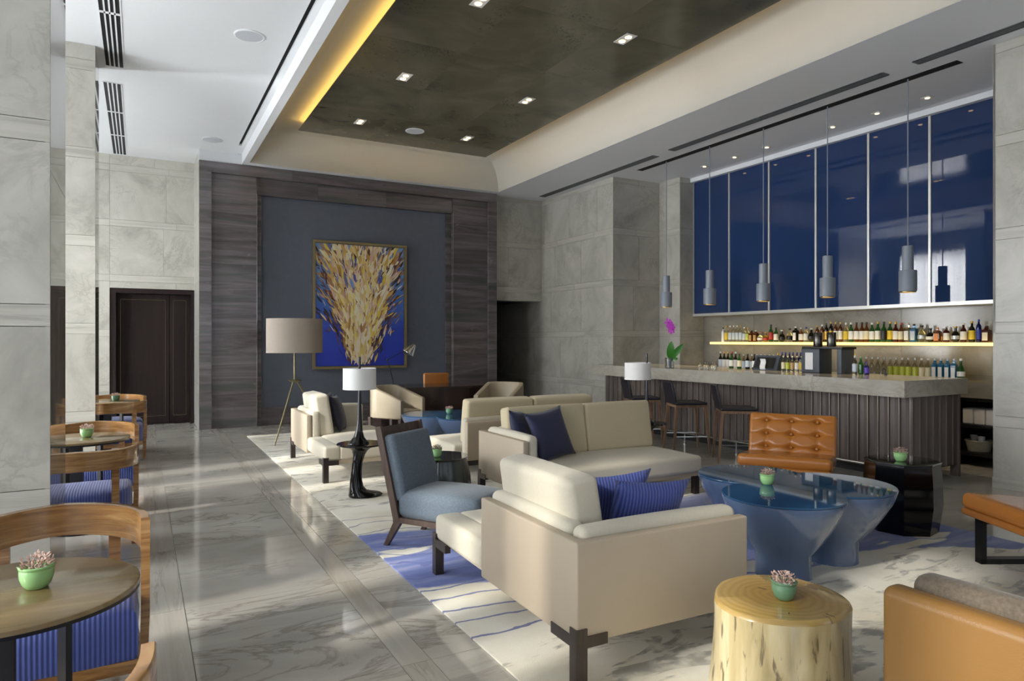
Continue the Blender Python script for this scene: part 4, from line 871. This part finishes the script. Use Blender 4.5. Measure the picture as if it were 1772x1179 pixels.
# ------------------------------------------------------------------ tufted orange chairs
def tuft(u, v):
    d = 0.0
    for a in (-.58, 0, .58):
        for b in (-.62, 0, .62): d -= .036 * math.exp(-((u - a) ** 2 + (v - b) ** 2) / .012)
        d -= .008 * math.exp(-((u - a) ** 2) / .0012) * (1 - v ** 6); d -= .008 * math.exp(-((v - a * 1.07) ** 2) / .0012) * (1 - u ** 6)
    return (d + .02 * (1 - u ** 4) * (1 - v ** 4))
def orange_chair(label, loc, rz, frame):
    t = thing('tufted_chair', label, 'chair', loc, rz, 'tufted orange leather chairs')   # local: faces -y
    W_ = .76
    ms = Matrix.Translation((0, .0, .34)) @ Matrix.Rotation(R(5), 4, 'X').inverted()
    obj('seat_cushion', MB().rbox((0, -.0, .045), (W_, .70, .10), .035, 3, (12, 12, 1), (0, 0, .012), mat=ms), 'orange', t)
    obj('seat_deck', MB().rbox((0, .0, -.025), (W_ - .02, .70, .045), .018, 2, mat=ms), 'orange', t)
    mb_ = Matrix.Translation((0, .30, .38)) @ Matrix.Rotation(R(-20), 4, 'X') @ Matrix.Translation((0, 0, .19)) @ Matrix.Rotation(R(90), 4, 'X')
    bc = obj('back_cushion', MB().rbox((0, 0, 0), (W_, .40, .10), .03, 3, (44, 30, 1), disp=tuft, mat=mb_), 'orange', t)
    for a in (-.58, 0, .58):
        for b in (-.62, 0, .62):
            obj('button', MB().lathe([(.012, -.004), (.013, .002), (.008, .007), (.001, .008)], (a * W_ / 2, b * .2, .05 - .004), 10, mat=mb_), 'orange', bc)
    for x in (-W_ / 2 + .05, W_ / 2 - .05):
        obj('frame_side', MB().box(x - .03, x + .03, -.26, -.225, .012, .30).box(x - .03, x + .03, .225, .26, .012, .32).box(x - .03, x + .03, -.26, .26, .012, .045).box(x - .03, x + .03, -.26, .26, .27, .305), 'black', t, smooth=0)
    return t
orange_chair('button-tufted tan orange leather chair in front of the bar', (5.07, 4.17, 0), math.atan2(-.55, -.83) + R(90), 0)
orange_chair('tan orange leather chair on a black frame, cut by the picture edge', (4.83, 2.02, 0), math.atan2(.47, -.88) + R(90), 0)
t = thing('orange_armchair', 'tan orange leather armchair back with taupe boucle lining in the corner', 'armchair', (2.05, .40, 0), R(90))   # local: faces -y -> world +x
obj('back_shell', MB().rbox((.47, -.045, .37), (.94, .09, .62), .035, 4), 'dimmed_orange', t)
obj('back_lining', MB().rbox((.47, -.14, .42), (.86, .10, .58), .04, 3, (6, 1, 4), (0, .01, .012)), 'boucle', t)
for x in (.045, .895): obj('arm_shell', MB().rbox((x, -.40, .30), (.09, .62, .46), .03, 3), 'dimmed_orange', t)
obj('seat_cushion', MB().rbox((.47, -.45, .33), (.76, .52, .2), .04, 3, (5, 5, 1), (0, 0, .02)), 'boucle', t)
for x in (.05, .89):
    for y in (-.06, -.64): obj('leg', MB().bar((x, y, .012), (x, y, .07), .04, .04), 'dark_wood', t, smooth=0)
# ------------------------------------------------------------------ stump, tables
def stump():
    t = thing('stump_table', 'honey coloured tree stump side table with visible rings and knots', 'table', (2.13, 1.79, .0))
    rnd = random.Random(3); ph = [rnd.uniform(0, 6) for _ in range(6)]
    def wob(a, z): return 1 + .035 * math.sin(2 * a + ph[0]) + .022 * math.sin(3 * a + ph[1] + z * 2) + .012 * math.sin(5 * a + ph[2] + z * 5) + .006 * math.sin(9 * a + ph[3] + z * 11)
    prof = [(.262, .012), (.268, .05), (.262, .12), (.252, .22), (.246, .32), (.245, .40), (.246, .462)]
    obj('trunk', MB().lathe(prof, n=64, wob=wob), 'stump_side', t)
    obj('cut_top', MB().lathe([(.246, .462), (.241, .474), (.234, .48), (.12, .481), (.002, .4812)], n=64, wob=wob), 'stump_top', t)
    for az, z, r in ((R(190), .395, .018), (R(212), .12, .015), (R(255), .16, .013)):
        c = Vector((.245 * math.cos(az), .245 * math.sin(az), z)); m_ = Matrix.Translation(c) @ Matrix.Rotation(az, 4, 'Z') @ Matrix.Rotation(R(90), 4, 'Y')
        obj('knot', MB().lathe([(r * 1.5, -.02), (r * 1.4, .002), (r * .9, .010), (r * .5, .006), (.001, .005)], n=14, mat=m_), 'knot', t)
    az = R(262); c = Vector((.248 * math.cos(az), .248 * math.sin(az), .20)); m_ = Matrix.Translation(c) @ Matrix.Rotation(az, 4, 'Z') @ Matrix.Rotation(R(90), 4, 'Y')
    k = obj('knot_hole', MB().lathe([(.032, -.02), (.03, .004), (.022, .010), (.014, .004), (.001, .002)], n=18, sx=1.9, sy=.9, mat=m_), 'crack', t, label='dark oval knot hole')
    obj('knot_core', MB().lathe([(.012, 0), (.011, .008), (.002, .009)], n=12, sx=2.2, sy=.8, mat=m_), 'knot', k)
stump()
def blue_table(label, loc, rz, lobes, h, grp):
    t = thing('blue_coffee_table', label, 'coffee table', loc, rz, grp)
    for (x, y, r, rb) in lobes:
        prof = [(rb, .012), (rb * .99, .02), (rb * .97, h * .18), (rb * 1.02, h * .32), (r * .62 + rb * .1, h * .5), (r * .82, h * .68), (r * .94, h * .84), (r * .995, h * .955), (r, h - .006), (r - .004, h - .003)]
        obj('flared_pedestal', MB().lathe(prof, (x, y, 0), 56), 'blue_lacquer', t)
    pts = []; c0 = (sum(l[0] for l in lobes) / 3, sum(l[1] for l in lobes) / 3)
    for (x, y, r, rb) in lobes:
        for k in range(180):
            a = 2 * PI * k / 180; px, py = x + r * math.cos(a), y + r * math.sin(a)
            if all((px - u) ** 2 + (py - v) ** 2 > q * q - 1e-9 for (u, v, q, _) in lobes if (u, v) != (x, y)): pts.append((px, py))
    pts.sort(key=lambda p: math.atan2(p[1] - c0[1], p[0] - c0[0])); n = len(pts)
    b = MB(); ring = lambda s, z: [(c0[0] + (x - c0[0]) * s, c0[1] + (y - c0[1]) * s, z) for x, y in pts]
    b.add(ring(.998, h - .001) + ring(1.003, h + .003) + ring(1.003, h + .006) + ring(.997, h + .009), [tuple(range(n))[::-1], tuple(range(3 * n, 4 * n))] + [(j * n + i, j * n + (i + 1) % n, (j + 1) * n + (i + 1) % n, (j + 1) * n + i) for j in range(3) for i in range(n)])
    obj('glass_top', b, 'blue_top', t, smooth=30)
    return t
def lobe(cx, cy, L): return [(x - cx, y - cy, r, rb) for x, y, r, rb in L]
blue_table('three-lobed glossy blue coffee table beside the tufted orange chair', (3.70, 3.10, 0), 0, lobe(3.70, 3.10, [(3.47, 2.89, .36, .165), (4.0, 2.95, .39, .17), (3.80, 3.44, .36, .165)]), .495, 'blue coffee tables')
blue_table('three-lobed glossy blue coffee table in front of the desk', (3.35, 8.10, 0), 0, lobe(3.45, 8.30, [(3.70, 7.95, .40, .17), (3.40, 8.45, .38, .17), (3.9, 8.4, .36, .165)]), .495, 'blue coffee tables')
t = thing('octagonal_table', 'black gloss faceted drum table beside the tufted orange chair', 'table', (5.12, 3.16, 0), R(12))
def octa(r, z): return [(r * math.cos(R(45 * k + 22.5)), r * math.sin(R(45 * k + 22.5)), z) for k in range(8)]
b = MB(); b.add(octa(.24, .012) + octa(.27, .22) + octa(.265, .40) + octa(.255, .525), [tuple(range(8))[::-1], tuple(range(24, 32))] + [(j * 8 + i, j * 8 + (i + 1) % 8, (j + 1) * 8 + (i + 1) % 8, (j + 1) * 8 + i) for j in range(3) for i in range(8)])
obj('faceted_body', b, 'black_gloss', t, smooth=20)
b = MB(); b.add(octa(.258, .525) + octa(.262, .53) + octa(.258, .537), [tuple(range(8))[::-1], tuple(range(16, 24))] + [(j * 8 + i, j * 8 + (i + 1) % 8, (j + 1) * 8 + (i + 1) % 8, (j + 1) * 8 + i) for j in range(2) for i in range(8)])
obj('table_top', b, 'smoke_glass', t, smooth=0)
t = thing('ceramic_side_table', 'dark green-grey ribbed drum side table with smoked glass top', 'table', (2.31, 5.57, 0))
def rib(a, z): return 1 - .03 * max(0, math.cos(a * 6)) ** 40
obj('drum_body', MB().lathe([(.24, .012), (.27, .06), (.278, .16), (.268, .28), (.245, .38), (.232, .425)], n=120, wob=rib), 'green_ceramic', t)
obj('glass_top', MB().lathe([(.25, .425), (.255, .43), (.252, .44), (.002, .44)], n=48), 'smoke_glass', t)
# ------------------------------------------------------------------ sculptural floor lamps with trays
def tray_lamp(label, loc, rz, off):
    t = thing('tray_floor_lamp', label, 'floor lamp', loc, rz, 'black tray floor lamps')
    ring = []
    def blob(prof, n=36):   # prof: (z, cx, rx, ry)
        vs = []; fs = []
        for (z, cx, rx, ry) in prof:
            for i in range(n): a = 2 * PI * i / n; vs.append((cx + rx * math.cos(a), ry * math.sin(a), z))
        for j in range(len(prof) - 1):
            for i in range(n): fs.append((j * n + i, j * n + (i + 1) % n, (j + 1) * n + (i + 1) % n, (j + 1) * n + i))
        fs.append(tuple(range(n))[::-1]); fs.append(tuple((len(prof) - 1) * n + i for i in range(n))); b_ = MB(); b_.add(vs, fs); return b_
    obj('foot', blob([(.012, .06, .155, .125), (.02, .06, .16, .13), (.035, .05, .15, .122), (.05, .02, .115, .105), (.07, -.015, .08, .085), (.11, -.03, .062, .068), (.17, -.035, .054, .056), (.25, -.03, .048, .05), (.33, -.02, .046, .048),
                      (.40, -.005, .055, .056), (.44, .005, .075, .072), (.465, .01, .11, .10), (.483, .012, .15, .14)]), 'black_gloss', t)
    obj('tray', MB().lathe([(.15, .48), (.215, .488), (.22, .495), (.215, .502), (.001, .500)], (.012, 0, 0), 48), 'black_gloss', t)
    obj('stem', blob([(.50, -.01, .10, .085), (.512, -.01, .095, .08), (.53, -.01, .075, .066), (.56, -.008, .05, .048), (.62, -.004, .032, .031), (.70, 0, .024, .024), (.82, 0, .018, .018), (1.0, 0, .013, .013), (1.30, 0, .011, .011)]), 'black_gloss', t)
    s_ = obj('lamp_shade', MB().lathe([(.15, 1.0), (.15, 1.195), (.147, 1.195), (.147, 1.0), (.15, 1.0)], (off, 0, 0), 40, cap=False), 'white_shade', t)
    obj('shade_hem', MB().lathe([(.1515, 1.0), (.1515, 1.012)], (off, 0, 0), 40, cap=False), 'white_shade', s_); obj('shade_spider', MB().box(off - .147, off + .147, -.004, .004, 1.17, 1.176), 'black', s_, smooth=0)
    return t
tray_lamp('black sculptural tray lamp with white shade on the aisle edge of the rug', (1.775, 6.2, 0), R(8), .0)
tray_lamp('black tray lamp with white shade standing behind the beige sofa', (5.13, 6.17, 0), R(-28.6), -.105)
# tripod lamp
t = thing('tripod_lamp', 'brass tripod floor lamp with wide taupe drum shade', 'floor lamp', (1.93, 10.02, .012))
for a in (R(228), R(348), R(108)):
    obj('leg', MB().tube([(.50 * math.cos(a), .50 * math.sin(a), 0.012), (.03 * math.cos(a), .03 * math.sin(a), .86)], [.009, .012], 8), 'brass', t)
obj('hub', MB().lathe([(.02, .83), (.05, .845), (.092, .87), (.095, .88), (.03, .882)], n=28), 'brass', t)
obj('pole', MB().lathe([(.013, .88), (.013, 1.60)], n=10), 'brass', t)
s_ = obj('lamp_shade', MB().lathe([(.385, 1.265), (.385, 1.745), (.38, 1.745), (.38, 1.265), (.385, 1.265)], n=64, cap=False), 'taupe_shade', t)
obj('shade_spider', MB().box(-.38, .38, -.005, .005, 1.55, 1.56), 'brass', s_, smooth=0)
# ------------------------------------------------------------------ desk group
t = thing('desk', 'dark mahogany desk with bowed front below the painting', 'desk', (4.05, 9.98, .012))
bow = [(-1.0, .40)] + [(-1.0 + 2.1 * k / 16, -.33 - .12 * math.sin(PI * k / 16)) for k in range(17)] + [(1.1, .40)]
obj('desk_top', MB().prism(bow, .705, .74), 'desk_wood', t, smooth=30)
obj('modesty_panel', MB().prism([(x * .95, y + .05) for x, y in bow[1:-1]] + [(x * .95, y + .09) for x, y in bow[1:-1]][::-1], .06, .705), 'desk_wood', t, smooth=30)
for x in (-.93, .98): obj('side_panel', MB().box(x, x + .05, -.26, .36, 0, .705), 'desk_wood', t, smooth=0)
t = thing('desk_lamp', 'slim black desk lamp with silver cone head on the desk', 'lamp', (3.38, 10.0, .752))
obj('lamp_base', MB().lathe([(.09, 0), (.09, .014), (.02, .02)], n=28), 'black', t)
obj('lamp_arm', MB().tube([(0, 0, .015), (.0, 0, .09), (-.09, 0, .405)], .008, 8), 'black', t); obj('joint', MB().lathe([(.014, -.012), (.018, 0), (.014, .012)], (-.09, 0, .405), 12), 'black', t)
obj('lamp_arm', MB().tube([(-.09, 0, .405), (.26, 0, .575)], .006, 8), 'black', t)
mh = Matrix.Translation((.30, 0, .575)) @ Matrix.Rotation(R(38), 4, 'Y')
obj('lamp_head', MB().lathe([(.10, -.11), (.102, -.105), (.045, .035), (.028, .07), (.02, .072)], n=28, mat=mh), 'steel', t)
t = thing('desk_chair', 'tan orange leather desk chair behind the desk', 'chair', (4.42, 10.82, .012))
obj('backrest', MB().rbox((0, .0, .66), (.46, .06, .46), .03, 3), 'orange', t); obj('seat', MB().rbox((0, -.22, .43), (.46, .46, .08), .03, 3), 'orange', t)
obj('gas_column', MB().lathe([(.025, .08), (.025, .40)], (0, -.22, 0), 12), 'steel', t)
for k in range(5): obj('base_arm', MB().bar((.27 * math.cos(k * 1.2566), -.22 + .27 * math.sin(k * 1.2566), .0), (0, -.22, .09), .035, .035), 'steel', t, smooth=0)
def tub(label, loc, rz):
    t = thing('tub_chair', label, 'chair', loc, rz, 'beige tub chairs')      # local: faces +x
    n = 24; vs = []; fs = []
    prof = []
    for k in range(n + 1):   # U outline from near arm tip round the back to the far arm tip
        u = k / n
        if u < .3: s_ = u / .3; p = (.30 - .38 * s_, -.31); nn = (0, -1)
        elif u > .7: s_ = (u - .7) / .3; p = (-.08 + .38 * s_, .31); nn = (0, 1)
        else:
            a = -PI / 2 - PI * (u - .3) / .4; p = (-.08 + .24 * math.cos(a), .31 * math.sin(a)); nn = (math.cos(a), math.sin(a))
        zt = .64 + .17 * min(1, max(0, (.30 - p[0]) / .45)); prof.append((p, nn, zt))
    for (p, nn, zt) in prof:
        th = .07; q = (p[0] - nn[0] * th, p[1] - nn[1] * th)
        vs += [(p[0], p[1], .40), (p[0], p[1], zt - .012), (p[0] - nn[0] * .012, p[1] - nn[1] * .012, zt), (q[0] + nn[0] * .012, q[1] + nn[1] * .012, zt), (q[0], q[1], zt - .012), (q[0], q[1], .40)]
    for k in range(n):
        for j in range(6): fs.append((k * 6 + j, k * 6 + (j + 1) % 6, (k + 1) * 6 + (j + 1) % 6, (k + 1) * 6 + j))
    fs += [tuple(range(6))[::-1], tuple(n * 6 + j for j in range(6))]
    b = MB(); b.add(vs, fs); obj('tub_shell', b, 'tub_leather', t, smooth=45)
    obj('seat_cushion', MB().rbox((.03, 0, .43), (.52, .47, .10), .03, 3, (4, 4, 1), (0, 0, .015)), 'tub_leather', t)
    for x in (-.22, .26):
        for y in (-.26, .26): obj('leg', MB().bar((x, y, 0), (x, y, .40), .026, .026, w2=.042, d2=.042), 'frame_brown', t, smooth=0)
tub('beige leather tub chair beside the white-shaded lamp, left of the desk', (3.08, 9.05, .012), R(-52))
tub('beige leather tub chair rising behind the beige sofa back', (4.72, 9.0, .012), R(-142))
# ------------------------------------------------------------------ cafe tables and barrel chairs
def cafe_table(label, x, y):
    t = thing('cafe_table', label, 'table', (x, y, 0), 0, 'round cafe tables along the columns')
    obj('table_top', MB().lathe([(.318, .678), (.33, .683), (.33, .697), (.325, .70), (.002, .70)], n=64), 'table_wood', t)
    obj('table_edge', MB().lathe([(.31, .668), (.329, .673), (.3305, .684)], n=64, cap=False), 'black', t)
    for k in range(3):
        a = R(20 + 120 * k); obj('table_leg', MB().box(-.009, .009, -.042, .042, .018, .678, Matrix.Rotation(a, 4, 'Z') @ Matrix.Translation((.13, 0, 0))), 'black', t, smooth=0)
    obj('table_base', MB().lathe([(.22, 0), (.22, .012), (.18, .02)], n=48), 'black', t)
def barrel_chair():
    t = thing('barrel_chair', 'x', 'chair', (0, 0, 0), 0, 'curved back wooden cafe chairs')      # local: faces -y
    n = 36; vs = []; fs = []; a_, b_ = .335, .40
    for k in range(n + 1):
        th = PI * k / n; c, s_ = math.cos(th), math.sin(th); tk = .034
        o = (a_ * c, b_ * s_ ** .85); nn = Vector((c / a_, s_ / b_)).normalized(); i = (o[0] - nn.x * tk, o[1] - nn.y * tk)
        e = 1 - abs(c); zb = .665 - .02 * (1 - e); zt = .80 + .012 * e
        vs += [(o[0], o[1], zb + .006), (o[0] + nn.x * .012 * e, o[1] + nn.y * .012 * e, zt - .006), (o[0] - nn.x * .005, o[1] - nn.y * .005, zt), (i[0], i[1], zt - .002), (i[0], i[1], zb), (i[0] + nn.x * .01, i[1] + nn.y * .01, zb)]
    for k in range(n):
        for j in range(6): fs.append((k * 6 + j, (k + 1) * 6 + j, (k + 1) * 6 + (j + 1) % 6, k * 6 + (j + 1) % 6))
    fs += [tuple(range(6)), tuple(n * 6 + j for j in range(6))[::-1]]
    b = MB(); b.add(vs, fs); obj('back_band', b, 'chair_wood', t, smooth=50)
    for sx in (-1, 1):
        obj('leg', MB().bar((sx * .305, -.03, 0), (sx * .318, .0, .38), .03, .045, w2=.032, d2=.075).bar((sx * .318, .0, .38), (sx * .318, .012, .70), .032, .075, w2=.034, d2=.05), 'chair_wood', t, smooth=0)
        obj('leg', MB().bar((sx * .20, .40, 0), (sx * .20, .315, .42), .032, .032, w2=.045, d2=.03).bar((sx * .20, .315, .42), (sx * .20, .322, .70), .045, .028), 'chair_wood', t, smooth=0)
    fr_ = []
    for k in range(13): th = PI * k / 12; fr_.append((.30 * math.cos(th), .02 + .30 * math.sin(th) ** .8))
    obj('seat_rail', MB().prism([(.30, -.235)] + fr_ + [(-.30, -.235)], .215, .268), 'chair_wood', t, smooth=30)
    # seat cushion following the rail
    vs = []; fs = []; out = [(.285, -.225), (.15, -.236), (0, -.24), (-.15, -.236), (-.285, -.225)]; ring = [(.287 * math.cos(PI * k / 16), .015 + .295 * math.sin(PI * k / 16) ** .8) for k in range(17)]
    loop = ring + out[::-1]; c0 = (0, .06)
    lv = [(1.0, .268), (1.02, .29), (1.03, .40), (1.005, .458), (.93, .478), (.7, .494), (.35, .50)]
    for (sc, z) in lv: vs += [(c0[0] + (x - c0[0]) * sc, c0[1] + (y - c0[1]) * sc, z) for x, y in loop]
    N = len(loop)
    for j in range(len(lv) - 1):
        for i in range(N): fs.append((j * N + i, j * N + (i + 1) % N, (j + 1) * N + (i + 1) % N, (j + 1) * N + i))
    fs += [tuple(range(N))[::-1], tuple((len(lv) - 1) * N + i for i in range(N))]
    b = MB(); b.add(vs, fs); obj('seat_cushion', b, 'rib_seat', t, smooth=50)
    return t
SETS = [(-.33, 2.50), (-.40, 6.20), (-.33, 9.82)]
names = ['close to the camera', 'between the two stone columns', 'by the dark door']
b0 = barrel_chair(); b0.scale = (1, 1, .905)
CH = [(0, -.30, 3.18, 0, 'curved wooden chair with ribbed blue seat behind the nearest round table'), (0, -.30, 1.86, PI, 'curved wooden chair back cut off at the bottom edge of the picture'),
      (1, -.345, 6.72, 0, 'curved wooden chair on the far side of the middle round table'), (1, -.345, 5.56, PI, 'curved wooden chair with its back to the camera at the middle round table'),
      (2, -.265, 10.18, 0, 'curved wooden chair on the far side of the round table by the dark door'), (2, -.265, 9.50, PI, 'curved wooden chair with its back to the camera at the table by the dark door')]
for k, (i, x, y, rz, lab) in enumerate(CH):
    if k == 0: b0.location = (x, y, 0); b0['label'] = lab
    else: dup(b0, (x, y, 0), rz, lab)
for k, ((x, y), n_) in enumerate(zip(SETS, names)): cafe_table('round brown veneer cafe table %s' % n_, x, y)
# ------------------------------------------------------------------ potted succulents
def make_plant(seed, mat, t, r=.05, z=.075, n=120):
    rnd = random.Random(seed); b = MB()
    for i in range(n):
        a = rnd.uniform(0, 2 * PI); q = r * math.sqrt(rnd.random()) * 1.05; h = z + rnd.uniform(.0, .045) * (1.25 - q / r * .6); d = Vector((math.cos(a) * rnd.uniform(.3, 1), math.sin(a) * rnd.uniform(.3, 1), rnd.uniform(.2, 1))).normalized()
        m_ = Matrix.Translation((q * math.cos(a), q * math.sin(a), h)) @ d.to_track_quat('Z', 'Y').to_matrix().to_4x4(); l = rnd.uniform(.008, .015)
        b.lathe([(.001, -.002), (l * .33, l * .3), (l * .36, l * .65), (.001, l)], n=5, sy=.55, mat=m_, cap=False)
    for i in range(10):
        a = rnd.uniform(0, 2 * PI); q = r * .7 * rnd.random(); b.tube([(q * math.cos(a), q * math.sin(a), z - .012), (q * 1.15 * math.cos(a), q * 1.15 * math.sin(a), z + .03)], .0022, 4)
    o = obj('succulent', b, mat, t, smooth=60); o['kind'] = 'stuff'
    b = MB()
    for i in range(38):
        a = rnd.uniform(0, 2 * PI); q = (r - .004) * math.sqrt(rnd.random()); s_ = rnd.uniform(.005, .009); b.lathe([(.001, -s_ * .6), (s_, 0), (.001, s_ * .6)], (q * math.cos(a), q * math.sin(a), z - .006), 6, cap=False)
    o = obj('pebbles', b, 'pebble', t, smooth=60); o['kind'] = 'stuff'
def pot(label, loc, pm, sm, seed, s=1.0):
    t = thing('potted_succulent', label, 'plant', loc, seed * .7, 'potted succulents')
    obj('pot', MB().lathe([(.030, 0), (.036, .002), (.046, .018), (.0535, .04), (.0545, .06), (.0535, .070), (.0565, .074), (.057, .080), (.053, .083), (.050, .078), (.049, .066), (.001, .064)], n=40), pm, t)
    make_plant(seed, sm, t); t.scale = (s * .84, s * .84, s * .84)
pot('light green pot of pink succulent on the round table close to the camera', (-.277, 2.51, .70), 'pot_light', 'succ', 1)
pot('light green pot of pink succulent on the middle round cafe table', (-.365, 6.22, .70), 'pot_light', 'succ', 2)
pot('green pot of succulent on the round table by the dark door', (-.27, 9.80, .70), 'pot_dark', 'succ', 3)
pot('dark green pot of pink succulent on the tree stump table', (2.12, 1.76, .4812), 'pot_dark', 'succ', 4)
pot('bright green pot of succulent on the near blue coffee table', (3.62, 3.14, .504), 'pot_light', 'succ', 5)
pot('bright green pot of succulent on the black drum table', (5.05, 3.13, .537), 'pot_light', 'succ', 6)
pot('bright green pot of succulent on the smoked glass side table', (2.26, 5.52, .44), 'pot_light', 'succ_green', 7)
pot('green pot of succulent on the blue table in front of the desk', (3.50, 8.12, .504), 'pot_dark', 'succ', 8)
# ------------------------------------------------------------------ window curtains (they show as reflections in the navy glass)
def curtain(name, label, y0, y1, mat, amp, per, x=-2.62):
    n = int((y1 - y0) / .02); vs = []; fs = []
    for k in range(n + 1):
        y = y0 + (y1 - y0) * k / n; xx = x + amp * math.sin(2 * PI * (y - y0) / per + .7 * math.sin(3 * y)); vs += [(xx, y, .02), (xx, y, 4.2)]
    for k in range(n): fs.append((2 * k, 2 * k + 2, 2 * k + 3, 2 * k + 1))
    b = MB(); b.add(vs, fs); tag(obj(name, b, mat, smooth=80), label, 'curtain', 'window curtains')
SH = [(-2.6, -0.4), (1.35, 1.75), (2.05, 2.5), (2.75, 3.2), (3.55, 4.2), (5.7, 5.78), (6.08, 6.6), (7.15, 7.6), (8.0, 8.4)]
SHN = ['behind the camera', 'at the nearest chair', 'beside the nearest round table', 'behind the nearest round table', 'just before the nearest column', 'just past the nearest column', 'beside the middle table', 'behind the middle table', 'before the further column']
for (a, b), n_ in zip(SH, SHN): curtain('sheer_curtain', 'white sheer curtain in the window wall %s' % n_, a, b, 'sheer', .025, .14)
curtain('sheer_curtain', 'white sheer curtain reflected in the navy glass', 10.67, 12.55, 'sheer', .03, .16)
curtain('patterned_drape', 'grey patterned drape beside the sheer, nearer the door wall', 12.55, 13.1, 'drape', .02, .2, -2.6)
curtain('patterned_drape', 'grey patterned drape beside the sheer, nearer the column', 10.07, 10.66, 'drape', .02, .2, -2.6)
